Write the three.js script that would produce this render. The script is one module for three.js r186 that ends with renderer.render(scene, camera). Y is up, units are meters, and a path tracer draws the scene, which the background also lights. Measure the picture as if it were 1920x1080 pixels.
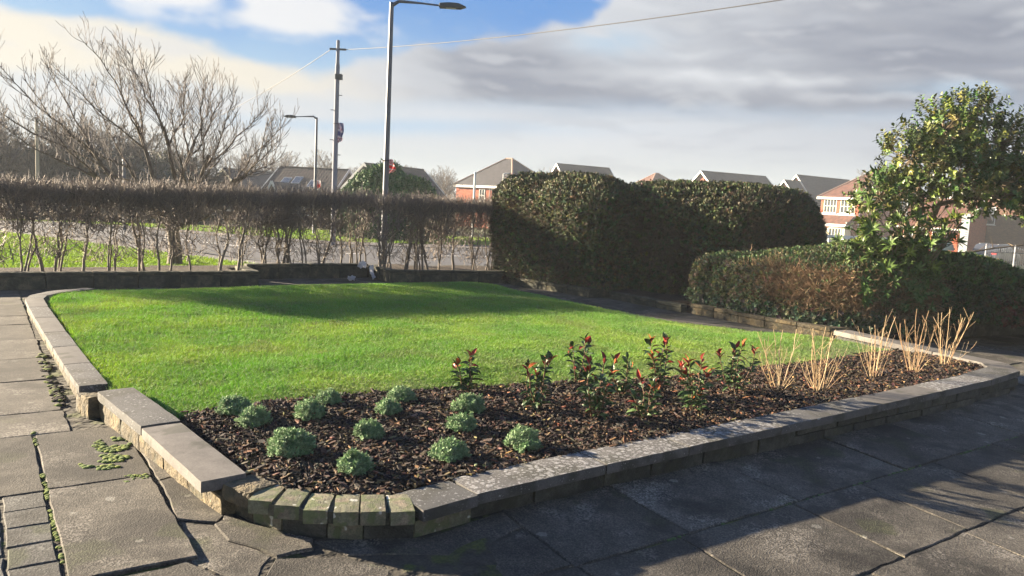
import * as THREE from 'three';
import { mergeVertices, toCreasedNormals, mergeGeometries } from 'three/addons/utils/BufferGeometryUtils.js';

// ---------------------------------------------------------------- camera, sky, sun, exposure
const scene = new THREE.Scene();
const camera = new THREE.PerspectiveCamera(41.06, 16 / 9, 0.05, 2500);
camera.position.set(0, 1.6, 0);
camera.rotation.order = 'YXZ';
camera.rotation.set(-6.4 * Math.PI / 180, 0, 3.0 * Math.PI / 180);

const renderer = new THREE.WebGLRenderer();
renderer.toneMapping = THREE.LinearToneMapping;
const EXPOSURE = 6.2;
renderer.toneMappingExposure = EXPOSURE;
renderer.shadowMap.enabled = true;

const SUN_AZ = -70 * Math.PI / 180, SUN_EL = 13.2 * Math.PI / 180;
const sunDir = new THREE.Vector3(Math.sin(SUN_AZ) * Math.cos(SUN_EL), Math.sin(SUN_EL), -Math.cos(SUN_AZ) * Math.cos(SUN_EL));
const sun = new THREE.DirectionalLight(new THREE.Color(1.0, 0.83, 0.6), 5);
sun.position.copy(sunDir).multiplyScalar(80).add(new THREE.Vector3(0, 0, -12));
sun.target.position.set(0, 0, -12);
sun.castShadow = true;
sun.shadow.radius = 1;
sun.shadow.mapSize.set(4096, 4096);
Object.assign(sun.shadow.camera, { left: -40, right: 40, top: 30, bottom: -30, near: 1, far: 200 });
scene.add(sun, sun.target);
scene.fog = new THREE.FogExp2(new THREE.Color(0.72, 0.78, 0.84), 0.001);

const stage = () => {};
// ---------------------------------------------------------------- seeded numbers and noise
function mulberry(a) {
  return () => { a = (a + 0x6d2b79f5) | 0; let t = Math.imul(a ^ (a >>> 15), 1 | a); t = (t + Math.imul(t ^ (t >>> 7), 61 | t)) ^ t; return ((t ^ (t >>> 14)) >>> 0) / 4294967296; };
}
const hash2 = (x, y, s) => { let h = Math.imul(x, 374761393) + Math.imul(y, 668265263) + Math.imul(s, 1442695041); h = Math.imul(h ^ (h >>> 13), 1274126177); return ((h ^ (h >>> 16)) >>> 0) / 4294967296; };
const hash3 = (x, y, z, s) => hash2(x + Math.imul(z, 7919), y + Math.imul(z, 104729), s);
const fade = (t) => t * t * (3 - 2 * t);
const mod = (a, n) => ((a % n) + n) % n;
function vn2(x, y, s = 1, per = 0) {
  const xi = Math.floor(x), yi = Math.floor(y), fx = fade(x - xi), fy = fade(y - yi);
  const X = (a) => (per ? mod(a, per) : a);
  const a = hash2(X(xi), X(yi), s), b = hash2(X(xi + 1), X(yi), s), c = hash2(X(xi), X(yi + 1), s), d = hash2(X(xi + 1), X(yi + 1), s);
  return a + (b - a) * fx + (c - a) * fy + (a - b - c + d) * fx * fy;
}
function vn3(x, y, z, s = 1) {
  const xi = Math.floor(x), yi = Math.floor(y), zi = Math.floor(z), fx = fade(x - xi), fy = fade(y - yi), fz = fade(z - zi);
  const l = (k) => { const a = hash3(xi, yi, k, s), b = hash3(xi + 1, yi, k, s), c = hash3(xi, yi + 1, k, s), d = hash3(xi + 1, yi + 1, k, s); return a + (b - a) * fx + (c - a) * fy + (a - b - c + d) * fx * fy; };
  const p = l(zi), q = l(zi + 1); return p + (q - p) * fz;
}
function fbm2(x, y, oct, s = 1, per = 0) { let a = 0, w = 0.5, n = 0; for (let k = 0; k < oct; k++) { a += w * vn2(x, y, s + k * 17, per); n += w; x *= 2; y *= 2; per *= 2; w *= 0.5; } return a / n; }
const sstep = (a, b, x) => { const t = Math.min(1, Math.max(0, (x - a) / (b - a))); return t * t * (3 - 2 * t); };
const lerp = (a, b, t) => a + (b - a) * t;
const mix3 = (a, b, t) => [lerp(a[0], b[0], t), lerp(a[1], b[1], t), lerp(a[2], b[2], t)];
function cells(x, y, s, per) {   // distance to the nearest of one scattered point per cell, and that point's own number
  const xi = Math.floor(x), yi = Math.floor(y); let best = 9, id = 0;
  for (let j = -1; j <= 1; j++) for (let i = -1; i <= 1; i++) {
    const cx = mod(xi + i, per), cy = mod(yi + j, per);
    const px = xi + i + 0.1 + 0.8 * hash2(cx, cy, s), py = yi + j + 0.1 + 0.8 * hash2(cx, cy, s + 1), d = Math.hypot(px - x, py - y);
    if (d < best) { best = d; id = hash2(cx, cy, s + 2); }
  }
  return [best, id];
}

// ---------------------------------------------------------------- the sky: pale winter blue under drifting banks of grey and cream cloud
{
  const W = 2560, Hh = 1280, data = new Float32Array(W * Hh * 4), lin = (r, g, b) => [r, g, b].map((v) => Math.pow(v / 255, 2.2) / EXPOSURE);
  const BLUE = lin(112, 160, 222), PALEBLUE = lin(176, 205, 230), ZENITH = lin(70, 112, 178), HAZE = lin(206, 213, 214), GREY = lin(170, 176, 188), DARK = lin(148, 153, 166), LIGHT = lin(216, 219, 224), CREAM = lin(238, 231, 216), WHITE = lin(240, 240, 240);
  const B = (az, el, a0, e0, wa, we) => Math.exp(-(((az - a0) / wa) ** 2) - ((el - e0) / we) ** 2);
  const curve = [[-180, 14], [-60, 12], [-33, 10.4], [-22, 9.2], [-16, 8.7], [-11, 9.9], [-6, 11.0], [-1, 11.7], [3, 13.2], [9, 16.5], [30, 27], [60, 24], [180, 14]];
  const hiAt = (a) => { for (let k = 1; k < curve.length; k++) if (a <= curve[k][0]) { const [x0, y0] = curve[k - 1], [x1, y1] = curve[k]; return lerp(y0, y1, fade((a - x0) / (x1 - x0))); } return 14; };
  for (let j = 0; j < Hh; j++) {
    const el = ((j + 0.5) / Hh - 0.5) * 180;
    for (let i = 0; i < W; i++) {
      const k = (j * W + i) * 4;
      if (el < -0.5) { data.set([0.16, 0.17, 0.15, 1], k); continue; }
      const u = (i + 0.5) / W, th = (u - 0.5) * 2 * Math.PI, dx = Math.cos(th), dz = Math.sin(th);
      const az = Math.atan2(dx, -dz) * 180 / Math.PI;
      const ax = Math.cos(th) * 9, ay = Math.sin(th) * 9;      // runs round without a seam
      const e = Math.max(0, el);
      const w1 = fbm2(ax * 1.1 + 40, ay * 1.1 + e * 0.22, 5, 3) - 0.5, w2 = fbm2(ax * 2.6 + 9 + e * 0.5, ay * 2.6 + e * 0.75, 5, 9) - 0.5;
      const st = fbm2(ax * 0.9 + 70 + ay * 0.3, e * 1.15 + w1 * 2.2, 5, 21) - 0.5;     // long flat streaks
      let c = mix3(mix3(HAZE, PALEBLUE, sstep(1, 7, e)), BLUE, sstep(6, 15, e + 3 * w1 + (az + 10) * 0.06));
      c = mix3(c, ZENITH, sstep(18, 60, e));
      // high broken cloud all round
      const hi = sstep(0.03, 0.26, w2 * 0.9 + st * 0.55) * sstep(7, 13, e) * (1 - 0.75 * sstep(20, 14, e) * sstep(6, -4, az) * sstep(-60, -40, az));
      c = mix3(c, mix3(WHITE, LIGHT, 0.5 + st), 0.62 * hi * (1 - 0.45 * sstep(35, 80, e)));
      // wisps top left of the view
      const wisp = sstep(0.1, 0.75, Math.max(B(az, e, -24.5, 12.3, 4.2, 1.0), B(az, e, -16.2, 11.9, 4.4, 1.5)) + w2 * 0.8 + st * 0.5);
      if (e > 8 && az < -9 && az > -34) c = mix3(c, WHITE, 0.9 * wisp);
      const keepBlue = B(az, e, -8, 13.6, 7.5, 1.5);
      c = mix3(c, BLUE, 0.55 * keepBlue * sstep(-0.05, -0.2, st * 0.4 + w2 * 0.3 - 0.08));
      // the bank
      const top = hiAt(az) + w1 * 2.2 + w2 * 1.0, low = 6.8 + w1 * 1.5 + 0.02 * az;
      const inBank = sstep(top + 0.25, top - 0.7, e) * sstep(low - 1.6, low + 0.9, e);
      const grey = Math.min(1, 0.95 * B(az, e, -1, 9.3, 8.5, 2.4) + 0.8 * B(az, e, 9, 6.9, 13, 1.5) + 0.75 * B(az, e, 24, 11.5, 14, 4.5) + 0.45 * B(az, e, 34, 7, 12, 3) + 0.35 * sstep(10, 40, az) + 0.9 * st * sstep(-14, -4, az));
      let bank = mix3(mix3(LIGHT, CREAM, sstep(2, -16, az + e * 0.6)), mix3(GREY, DARK, sstep(0.1, 0.6, grey + w1)), Math.max(0, grey));
      bank = mix3(bank, LIGHT, 0.75 * B(az, e, 14, 9.4 + w1, 9, 0.42) + 0.55 * sstep(0.0, 0.28, st + w2 * 0.4));
      c = mix3(c, bank, 0.97 * inBank);
      c = mix3(c, PALEBLUE, 0.6 * inBank * Math.min(1, B(az, e, 6.3, 11.6, 3.6, 0.9) + B(az, e, 30, 8.6, 5, 0.5)) * sstep(-0.12, 0.2, w2 + 0.1));
      // flat pale layers under it, with a blue gap
      const under = sstep(low + 0.6, low - 1.2, e);
      const gap = B(az, e, -10, 4.9 + 0.03 * (az + 10) + w1 * 0.9, 13, 0.55);
      c = mix3(c, mix3(HAZE, mix3(LIGHT, GREY, 0.55 * sstep(4, 30, az)), sstep(1.5, 5.5, e)), under * 0.9);
      c = mix3(c, CREAM, under * 0.3 * sstep(-6, -24, az) * sstep(0.5, 3, e));
      c = mix3(c, PALEBLUE, under * 0.75 * Math.min(1, gap));
      c = mix3(c, GREY, under * 0.34 * sstep(0.02, 0.22, st) * sstep(-8, 5, az) * sstep(1.2, 3, e));
      // brightening round the sun, which stands out of the frame to the left
      const dot = Math.max(0, dx * Math.cos(e * Math.PI / 180) * sunDir.x + Math.sin(e * Math.PI / 180) * sunDir.y + dz * Math.cos(e * Math.PI / 180) * sunDir.z);
      const g = 0.3 * Math.pow(dot, 4) + 0.7 * Math.pow(dot, 40);
      data[k] = c[0] * (1 + g); data[k + 1] = c[1] * (1 + g * 0.95); data[k + 2] = c[2] * (1 + g * 0.8); data[k + 3] = 1;
    }
  }
  const sky = new THREE.DataTexture(data, W, Hh, THREE.RGBAFormat, THREE.FloatType);
  sky.mapping = THREE.EquirectangularReflectionMapping;
  sky.magFilter = sky.minFilter = THREE.LinearFilter;
  sky.needsUpdate = true;
  scene.background = sky; scene.environment = sky;
}
stage('sky done');

// ---------------------------------------------------------------- naming, tagging, geometry helpers
const used = new Map();
function numbered(name) { const n = used.get(name) ?? 0; used.set(name, n + 1); return n ? name + '_' + String(n).padStart(3, '0') : name; }
function shade(o) { o.traverse((m) => { if (m.isMesh) { m.castShadow = true; m.receiveShadow = true; } }); return o; }
function thing(name, label, category, group, pos = [0, 0, 0], turn = 0) {
  const o = new THREE.Group(); o.name = numbered(name); o.position.set(...pos); o.rotation.y = turn;
  o.userData = { label, category }; if (group) o.userData.group = group;
  scene.add(o); return o;
}
function structure(name, geo, material, label, category) {
  const o = new THREE.Mesh(geo, material); o.name = numbered(name); o.userData = { label, category, kind: 'structure' };
  o.receiveShadow = o.castShadow = true; scene.add(o); return o;
}
function part(parent, name, geo, material, pos, kind) {
  const m = new THREE.Mesh(geo, material); m.name = name; if (pos) m.position.set(...pos);
  if (kind) m.userData.kind = kind;
  m.castShadow = m.receiveShadow = true; parent.add(m); return m;
}
const M4 = () => new THREE.Matrix4(), V3 = (x = 0, y = 0, z = 0) => new THREE.Vector3(x, y, z), UPV = V3(0, 1, 0);
function copies(parent, name, geo, material, list, kind = 'stuff') {   // list: [matrix, [r,g,b] or null]
  const m = new THREE.InstancedMesh(geo, material, list.length); m.name = parent === scene ? numbered(name) : name;
  const c = new THREE.Color();
  list.forEach(([mt, col], k) => { m.setMatrixAt(k, mt); if (col) m.setColorAt(k, c.setRGB(...col)); });
  m.userData.kind = kind; m.castShadow = m.receiveShadow = true; parent.add(m); return m;
}
// the garden's own axes: u runs along the front wall (right and away), v runs away from the house; world x, z from them
const UX = 0.8185, UZ = -0.5746, VX = -0.5746, VZ = -0.8185, OZ = -3.86;
const P = (u, v, y = 0) => V3(u * UX + v * VX, y, OZ + u * UZ + v * VZ);
const toUV = (x, z) => [x * UX + (z - OZ) * UZ, x * VX + (z - OZ) * VZ];
const paveY = (u, v) => -0.07 * Math.max(0, -v - 0.02) * sstep(-1.5, 0.1, u);      // the drive falls away from the front wall
const U_TURN = Math.atan2(-UZ, UX);      // turns local +x onto u (local -z onto v)
const inside = (poly, x, y) => { let c = false; for (let i = 0, j = poly.length - 1; i < poly.length; j = i++) { const [xi, yi] = poly[i], [xj, yj] = poly[j]; if ((yi > y) !== (yj > y) && x < ((xj - xi) * (y - yi)) / (yj - yi) + xi) c = !c; } return c; };

class Build {   // collects tubes, leaves, quads and boxes into one geometry
  constructor(colored) { this.p = []; this.n = []; this.t = []; this.i = []; this.c = colored ? [] : null; this.col = [1, 1, 1]; }
  vert(x, y, z, nx, ny, nz, u = 0, v = 0) { this.p.push(x, y, z); this.n.push(nx, ny, nz); this.t.push(u, v); if (this.c) this.c.push(...this.col); return this.p.length / 3 - 1; }
  tube(pts, radii, sides = 5) {
    let a = V3(), prev = null, up = 0; const T = V3(), N = V3(), Bn = V3();
    for (let k = 0; k < pts.length; k++) {
      T.subVectors(pts[Math.min(k + 1, pts.length - 1)], pts[Math.max(k - 1, 0)]).normalize();
      if (k === 0) { a.set(Math.abs(T.y) > 0.9 ? 1 : 0, Math.abs(T.y) > 0.9 ? 0 : 1, 0); N.crossVectors(T, a).normalize(); } else N.addScaledVector(T, -N.dot(T)).normalize();
      Bn.crossVectors(T, N);
      if (k) up += pts[k].distanceTo(pts[k - 1]);
      const ring = [];
      for (let s = 0; s <= sides; s++) {
        const q = s / sides * Math.PI * 2, cx = Math.cos(q), sx = Math.sin(q), r = radii[k];
        const nx = N.x * cx + Bn.x * sx, ny = N.y * cx + Bn.y * sx, nz = N.z * cx + Bn.z * sx;
        ring.push(this.vert(pts[k].x + nx * r, pts[k].y + ny * r, pts[k].z + nz * r, nx, ny, nz, s / sides * 0.3, up));
      }
      if (prev) for (let s = 0; s < sides; s++) this.i.push(prev[s], prev[s + 1], ring[s], prev[s + 1], ring[s + 1], ring[s]);
      prev = ring;
    }
    return this;
  }
  leaf(o, dir, nrm, len, wid, fold = 0.25, bend = 0.2) {   // a folded, pointed leaf of six faces
    const D = dir.clone().normalize(), S = V3().crossVectors(D, nrm).normalize(), N = V3().crossVectors(S, D).normalize();
    const at = (t, s, h) => o.clone().addScaledVector(D, t * len).addScaledVector(S, s * wid * 0.5).addScaledVector(N, h * len);
    const b = at(0, 0, 0), m1 = at(0.4, 0, 0.02), m2 = at(0.75, 0, -bend * 0.25), tip = at(1, 0, -bend), l1 = at(0.38, 1, fold * wid / len * 0.6), r1 = at(0.38, -1, fold * wid / len * 0.6), l2 = at(0.75, 0.62, fold * wid / len * 0.4 - bend * 0.25), r2 = at(0.75, -0.62, fold * wid / len * 0.4 - bend * 0.25);
    const tri = (x, y, z) => { const n = V3().subVectors(y, x).cross(V3().subVectors(z, x)).normalize(); if (n.dot(N) < 0) { n.negate(); [y, z] = [z, y]; } const k = [x, y, z].map((q) => this.vert(q.x, q.y, q.z, n.x, n.y, n.z)); this.i.push(...k); };
    tri(b, l1, m1); tri(b, m1, r1); tri(m1, l1, l2); tri(m1, l2, m2); tri(m1, m2, r2); tri(m1, r2, r1); tri(m2, l2, tip); tri(m2, tip, r2);
    return this;
  }
  flake(o, dir, nrm, len, wid) {   // a small leaf of two faces
    const D = dir.clone().normalize(), S = V3().crossVectors(D, nrm).normalize(), N = V3().crossVectors(S, D).normalize();
    const b = o, m = o.clone().addScaledVector(D, len * 0.5), t = o.clone().addScaledVector(D, len), l = m.clone().addScaledVector(S, wid / 2).addScaledVector(N, wid * 0.12), r = m.clone().addScaledVector(S, -wid / 2).addScaledVector(N, wid * 0.12);
    const k = [b, l, t, r].map((q) => this.vert(q.x, q.y, q.z, N.x, N.y, N.z)); this.i.push(k[0], k[1], k[3], k[1], k[2], k[3]); return this;
  }
  quad(a, b, c, d, uv) { const n = V3().subVectors(b, a).cross(V3().subVectors(d, a)).normalize(), q = [a, b, c, d].map((x, k) => this.vert(x.x, x.y, x.z, n.x, n.y, n.z, ...(uv ? uv[k] : [0, 0]))); this.i.push(q[0], q[1], q[2], q[0], q[2], q[3]); return this; }
  tri3(a, b, c, uv) { const n = V3().subVectors(b, a).cross(V3().subVectors(c, a)).normalize(), q = [a, b, c].map((x, k) => this.vert(x.x, x.y, x.z, n.x, n.y, n.z, ...(uv ? uv[k] : [0, 0]))); this.i.push(...q); return this; }
  geo() {
    const g = new THREE.BufferGeometry(); g.setAttribute('position', new THREE.Float32BufferAttribute(this.p, 3)); g.setAttribute('normal', new THREE.Float32BufferAttribute(this.n, 3)); g.setAttribute('uv', new THREE.Float32BufferAttribute(this.t, 2));
    if (this.c) g.setAttribute('color', new THREE.Float32BufferAttribute(this.c, 3));
    g.setIndex(this.i); return g;
  }
}
function metreUV(g, ox = 0, oy = 0) {   // uv in metres, across whichever axis the face looks along
  g = g.index ? g.toNonIndexed() : g; const p = g.attributes.position, uv = new Float32Array(p.count * 2), a = V3(), b = V3(), c = V3(), n = V3();
  for (let k = 0; k < p.count; k += 3) {
    a.fromBufferAttribute(p, k); b.fromBufferAttribute(p, k + 1); c.fromBufferAttribute(p, k + 2); n.subVectors(b, a).cross(V3().subVectors(c, a));
    const x = Math.abs(n.x), y = Math.abs(n.y), z = Math.abs(n.z);
    [a, b, c].forEach((q, m) => { const [s, t] = y >= x && y >= z ? [q.x, q.z] : x >= z ? [q.z, q.y] : [q.x, q.y]; uv[(k + m) * 2] = s + ox; uv[(k + m) * 2 + 1] = t + oy; });
  }
  g.setAttribute('uv', new THREE.BufferAttribute(uv, 2)); return g;
}
function stone(w, h, d, round, rough, seed, freq = 9) {   // a worn block, base at y = 0
  const seg = (l) => Math.max(2, Math.min(14, Math.round(l / 0.06)));
  let g = new THREE.BoxGeometry(w, h, d, seg(w), Math.max(2, Math.min(5, Math.round(h / 0.04))), seg(d)); g.deleteAttribute('uv'); g.deleteAttribute('normal'); g = mergeVertices(g, 1e-5);
  const p = g.attributes.position, q = V3(), r = round;
  for (let k = 0; k < p.count; k++) {
    q.fromBufferAttribute(p, k);
    const inner = V3(Math.max(-w / 2 + r, Math.min(w / 2 - r, q.x)), Math.max(-h / 2 + r, Math.min(h / 2 - r, q.y)), Math.max(-d / 2 + r, Math.min(d / 2 - r, q.z))), off = q.clone().sub(inner), l = off.length();
    if (l > 1e-6) { off.multiplyScalar(Math.min(1, r / l)); q.copy(inner).add(off); }
    const f = (s) => (vn3(q.x * freq + seed * 7.3, q.y * freq, q.z * freq, s) + 0.5 * vn3(q.x * freq * 2.7, q.y * freq * 2.7 + seed, q.z * freq * 2.7, s + 5) - 0.75) * rough;
    p.setXYZ(k, q.x + f(1), q.y + h / 2 + f(2) * 0.6, q.z + f(3));
  }
  g = metreUV(toCreasedNormals(g, 0.7), seed * 0.37, seed * 0.71); return g;
}
function byFacing(g) {   // top faces first, the rest second, so that what grows on top stays on top
  const n = g.attributes.position.count / 3, nr = g.attributes.normal, order = [[], []]; for (let k = 0; k < n; k++) order[(nr.getY(k * 3) + nr.getY(k * 3 + 1) + nr.getY(k * 3 + 2)) / 3 > 0.6 ? 0 : 1].push(k * 3, k * 3 + 1, k * 3 + 2);
  g.setIndex([...order[0], ...order[1]]); g.clearGroups(); g.addGroup(0, order[0].length, 0); g.addGroup(order[0].length, order[1].length, 1); return g;
}
function flag(poly, y, thick, bevel, seed, jit = 0.004, tilt = 0.004) {   // a paving flag from a convex outline in u, v
  const rng = mulberry(seed * 977 + 5), pts = [];
  for (let k = 0; k < poly.length; k++) {
    const [a0, b0] = poly[k], [a1, b1] = poly[(k + 1) % poly.length], n = Math.max(2, Math.min(12, Math.round(Math.hypot(a1 - a0, b1 - b0) / 0.09)));
    for (let s = 0; s < n; s++) { const t = s / n, j = s ? jit : jit * 1.5; pts.push([lerp(a0, a1, t) + (rng() - 0.5) * 2 * j, lerp(b0, b1, t) + (rng() - 0.5) * 2 * j]); }
  }
  const cu = pts.reduce((s, p) => s + p[0], 0) / pts.length, cv = pts.reduce((s, p) => s + p[1], 0) / pts.length;
  const tu = (rng() - 0.5) * 2 * tilt, tv = (rng() - 0.5) * 2 * tilt, Y = (u, v) => y + paveY(u, v) + (u - cu) * tu + (v - cv) * tv + (rng() - 0.5) * 0.001;
  const B = new Build(), ou = rng() * 9, ov = rng() * 9, n = pts.length;
  const top = pts.map(([u, v]) => { const l = Math.hypot(u - cu, v - cv), uu = u - (u - cu) / l * bevel, vv = v - (v - cv) / l * bevel; return P(uu, vv, Y(uu, vv)); });
  const mid = pts.map(([u, v], k) => P(u, v, top[k].y - bevel)), bot = pts.map(([u, v]) => P(u, v, y + paveY(u, v) - thick)), cen = P(cu, cv, Y(cu, cv));
  const tv2 = (q) => [q.x + ou, q.z + ov];
  for (let k = 0; k < n; k++) {
    const m = (k + 1) % n;
    B.tri3(cen, top[m], top[k], [tv2(cen), tv2(top[m]), tv2(top[k])]);
    B.quad(top[k], top[m], mid[m], mid[k], [top[k], top[m], mid[m], mid[k]].map(tv2));
    B.quad(mid[k], mid[m], bot[m], bot[k], [[k * 0.09, 0], [k * 0.09 + 0.09, 0], [k * 0.09 + 0.09, thick], [k * 0.09, thick]]);
  }
  let g = B.geo();
  const nr = g.attributes.normal; let flip = 0; for (let k = 0; k < 3; k++) flip += nr.getY(k); if (flip < 0) { for (let k = 0; k < B.i.length; k += 3) [B.i[k + 1], B.i[k + 2]] = [B.i[k + 2], B.i[k + 1]]; B.n = B.n.map((x) => -x); g = B.geo(); }
  return g;
}
// ---------------------------------------------------------------- textures computed here: grain, speckle, lichen, moss, weathering
function texture(size, metres, fn, srgb) {
  const d = new Uint8Array(size * size * 4);
  for (let j = 0; j < size; j++) for (let i = 0; i < size; i++) { const c = fn(i / size, j / size), k = (j * size + i) * 4; d[k] = c[0]; d[k + 1] = c[1] ?? c[0]; d[k + 2] = c[2] ?? c[0]; d[k + 3] = 255; }
  const t = new THREE.DataTexture(d, size, size); t.wrapS = t.wrapT = THREE.RepeatWrapping; t.magFilter = THREE.LinearFilter; t.minFilter = THREE.LinearMipmapLinearFilter; t.generateMipmaps = true;
  if (srgb) t.colorSpace = THREE.SRGBColorSpace; t.repeat.set(1 / metres, 1 / metres); t.needsUpdate = true; return t;
}
function pair(size, metres, fn) {   // fn gives [r, g, b, height]; a colour map and a relief map
  const keep = new Float32Array(size * size * 4);
  for (let j = 0; j < size; j++) for (let i = 0; i < size; i++) keep.set(fn(i / size, j / size), (j * size + i) * 4);
  const at = (u, v) => (Math.round(v * size) * size + Math.round(u * size)) * 4, cl = (x) => Math.max(0, Math.min(255, x));
  return { map: texture(size, metres, (u, v) => { const k = at(u, v); return [cl(keep[k]), cl(keep[k + 1]), cl(keep[k + 2])]; }, true), bumpMap: texture(size, metres, (u, v) => { const h = cl(keep[at(u, v) + 3] * 255); return [h, h, h]; }) };
}
const std = (o) => new THREE.MeshStandardMaterial({ roughness: 0.9, metalness: 0, ...o });
const rgb = (r, g, b) => new THREE.Color().setRGB(r, g, b);

// exposed-aggregate concrete: fine pebbles, faint stains, small grey-white lichen discs
const aggregate = (tone, warm, lichen, seed) => pair(640, 1.7, (u, v) => {
  const big = fbm2(u * 4, v * 4, 4, seed, 4), mid = fbm2(u * 22, v * 22, 3, seed + 3, 22), fine = vn2(u * 230, v * 230, seed + 5, 230), [d, id] = cells(u * 230, v * 230, seed + 7, 230);
  const pebble = sstep(0.62, 0.2, d), [ld, lid] = cells(u * 13, v * 13, seed + 11, 13);
  let t = tone * (0.56 + 0.66 * big + 0.34 * (mid - 0.5) + 0.34 * (fine - 0.5) + 0.75 * (id - 0.45) * pebble);
  let c = [t * (1 + warm), t * (1 + 0.3 * warm), t * (1 - warm * 1.1)];
  const dirt = sstep(0.54, 0.72, fbm2(u * 7 + 3, v * 7, 5, seed + 17, 7)); c = mix3(c, [t * 0.55, t * 0.52, t * 0.48], dirt * 0.75);
  if (lid < lichen) { const rr = 0.06 + 0.2 * (lid / lichen), edge = ld + 0.42 * (mid - 0.5) + 0.2 * (fine - 0.5); c = mix3(c, [150, 152, 146], 0.5 * sstep(rr, rr * 0.75, edge)); }
  const haze = sstep(0.56, 0.74, fbm2(u * 9, v * 9 + 5, 4, seed + 23, 9)) * sstep(0.4, 0.7, fine); c = mix3(c, [176, 172, 164], 0.34 * haze);
  const moss = sstep(0.66, 0.78, fbm2(u * 6 + 1, v * 6, 4, seed + 31, 6)); c = mix3(c, [t * 0.62, t * 0.72, t * 0.34], moss * 0.5);
  return [...c, 0.3 + 0.4 * pebble * (0.4 + id) + 0.2 * fine + 0.2 * (mid - 0.5)];
});
const aggLight = aggregate(74, 0.06, 0.06, 11);
const slabMat = (tex, k, tint) => std({ ...tex, color: rgb(...tint.map((x) => x * k)), bumpScale: 0.0025, roughness: 0.93 });
const SLAB_L = [1.0, 0.74, 1.22, 0.88, 1.1].map((k) => slabMat(aggLight, k, [1, 0.97, 0.94])), SLAB_D = SLAB_L;
const AGGSETT = aggregate(78, 0.03, 0.12, 91), SETT = [1.0, 0.9, 1.08].map((k) => slabMat(AGGSETT, k, [0.97, 1, 1]));
// smooth cast coping, and the same crusted with white lichen
const coping = (tone, warm, crust, seed) => pair(512, 1.3, (u, v) => {
  const big = fbm2(u * 5, v * 5, 4, seed, 5), mid = fbm2(u * 30, v * 30, 3, seed + 3, 30), fine = vn2(u * 260, v * 260, seed + 5, 260);
  const t = tone * (0.82 + 0.26 * big + 0.2 * (mid - 0.5) + 0.16 * (fine - 0.5)); let c = [t * (1 + warm), t, t * (1 - warm)];
  const stain = sstep(0.52, 0.7, fbm2(u * 8, v * 8 + 3, 4, seed + 9, 8)); c = mix3(c, [t * 0.6, t * 0.6, t * 0.52], 0.6 * stain);
  let h = 0.4 + 0.2 * mid + 0.1 * fine;
  if (crust > 0) for (const [f, w] of [[26, 1], [44, 0.8], [75, 0.7]]) {
    const [d, id] = cells(u * f, v * f, seed + f, f), r = (0.18 + 0.42 * id) * w * crust * sstep(0.25, 0.5, fbm2(u * 6 + 2, v * 6, 3, seed + 41, 6) + 0.12);
    const k = sstep(r, r * 0.72, d + 0.5 * (mid - 0.5) * 0.5 + 0.14 * (fine - 0.5)); c = mix3(c, [172, 172, 172], 0.52 * k); h += 0.12 * k;
  }
  return [...c, h];
});
const copTex = coping(88, 0.03, 0, 131), lichTex = coping(88, 0.02, 0.72, 151), paleTex = coping(104, 0.04, 0, 171), spotTex = coping(80, 0.0, 0.3, 191);
const COP = { plain: std({ ...copTex, bumpScale: 0.003 }), lichen: std({ ...lichTex, bumpScale: 0.003 }), pale: std({ ...paleTex, bumpScale: 0.002, roughness: 0.8 }), spot: std({ ...spotTex, bumpScale: 0.003 }), side: std({ ...coping(86, 0.02, 0.1, 199), bumpScale: 0.004 }) };
// split sandstone-coloured blocks
const rockTex = (c0, c1, seed) => pair(320, 0.8, (u, v) => {
  const a = fbm2(u * 6, v * 10, 5, seed, 2), b = fbm2(u * 6, v * 6, 4, seed, 6), m = fbm2(u * 24, v * 24, 4, seed + 7, 24), f = vn2(u * 160, v * 160, seed + 9, 160);
  let c = mix3(c0, c1, sstep(0.3, 0.7, b)); const t = 0.7 + 0.45 * m + 0.25 * (f - 0.5) + a * 0; c = c.map((x) => x * t);
  c = mix3(c, [50, 52, 40], 0.6 * sstep(0.56, 0.72, fbm2(u * 9 + 4, v * 9, 4, seed + 21, 9)));
  return [...c, 0.2 + 0.6 * m + 0.2 * f];
});
const ROCK = [std({ ...rockTex([116, 102, 74], [84, 76, 60], 211), bumpScale: 0.02 }), std({ ...rockTex([104, 92, 68], [74, 68, 55], 231), bumpScale: 0.02 })];
const KERB = [std({ ...rockTex([92, 88, 70], [58, 60, 50], 251), bumpScale: 0.012 }), std({ ...rockTex([80, 78, 66], [50, 54, 44], 271), bumpScale: 0.012 })];
const DARKSTONE = [std({ ...rockTex([78, 77, 70], [50, 52, 47], 291), bumpScale: 0.012 }), std({ ...rockTex([68, 69, 64], [44, 46, 43], 311), bumpScale: 0.012 })];
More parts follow.
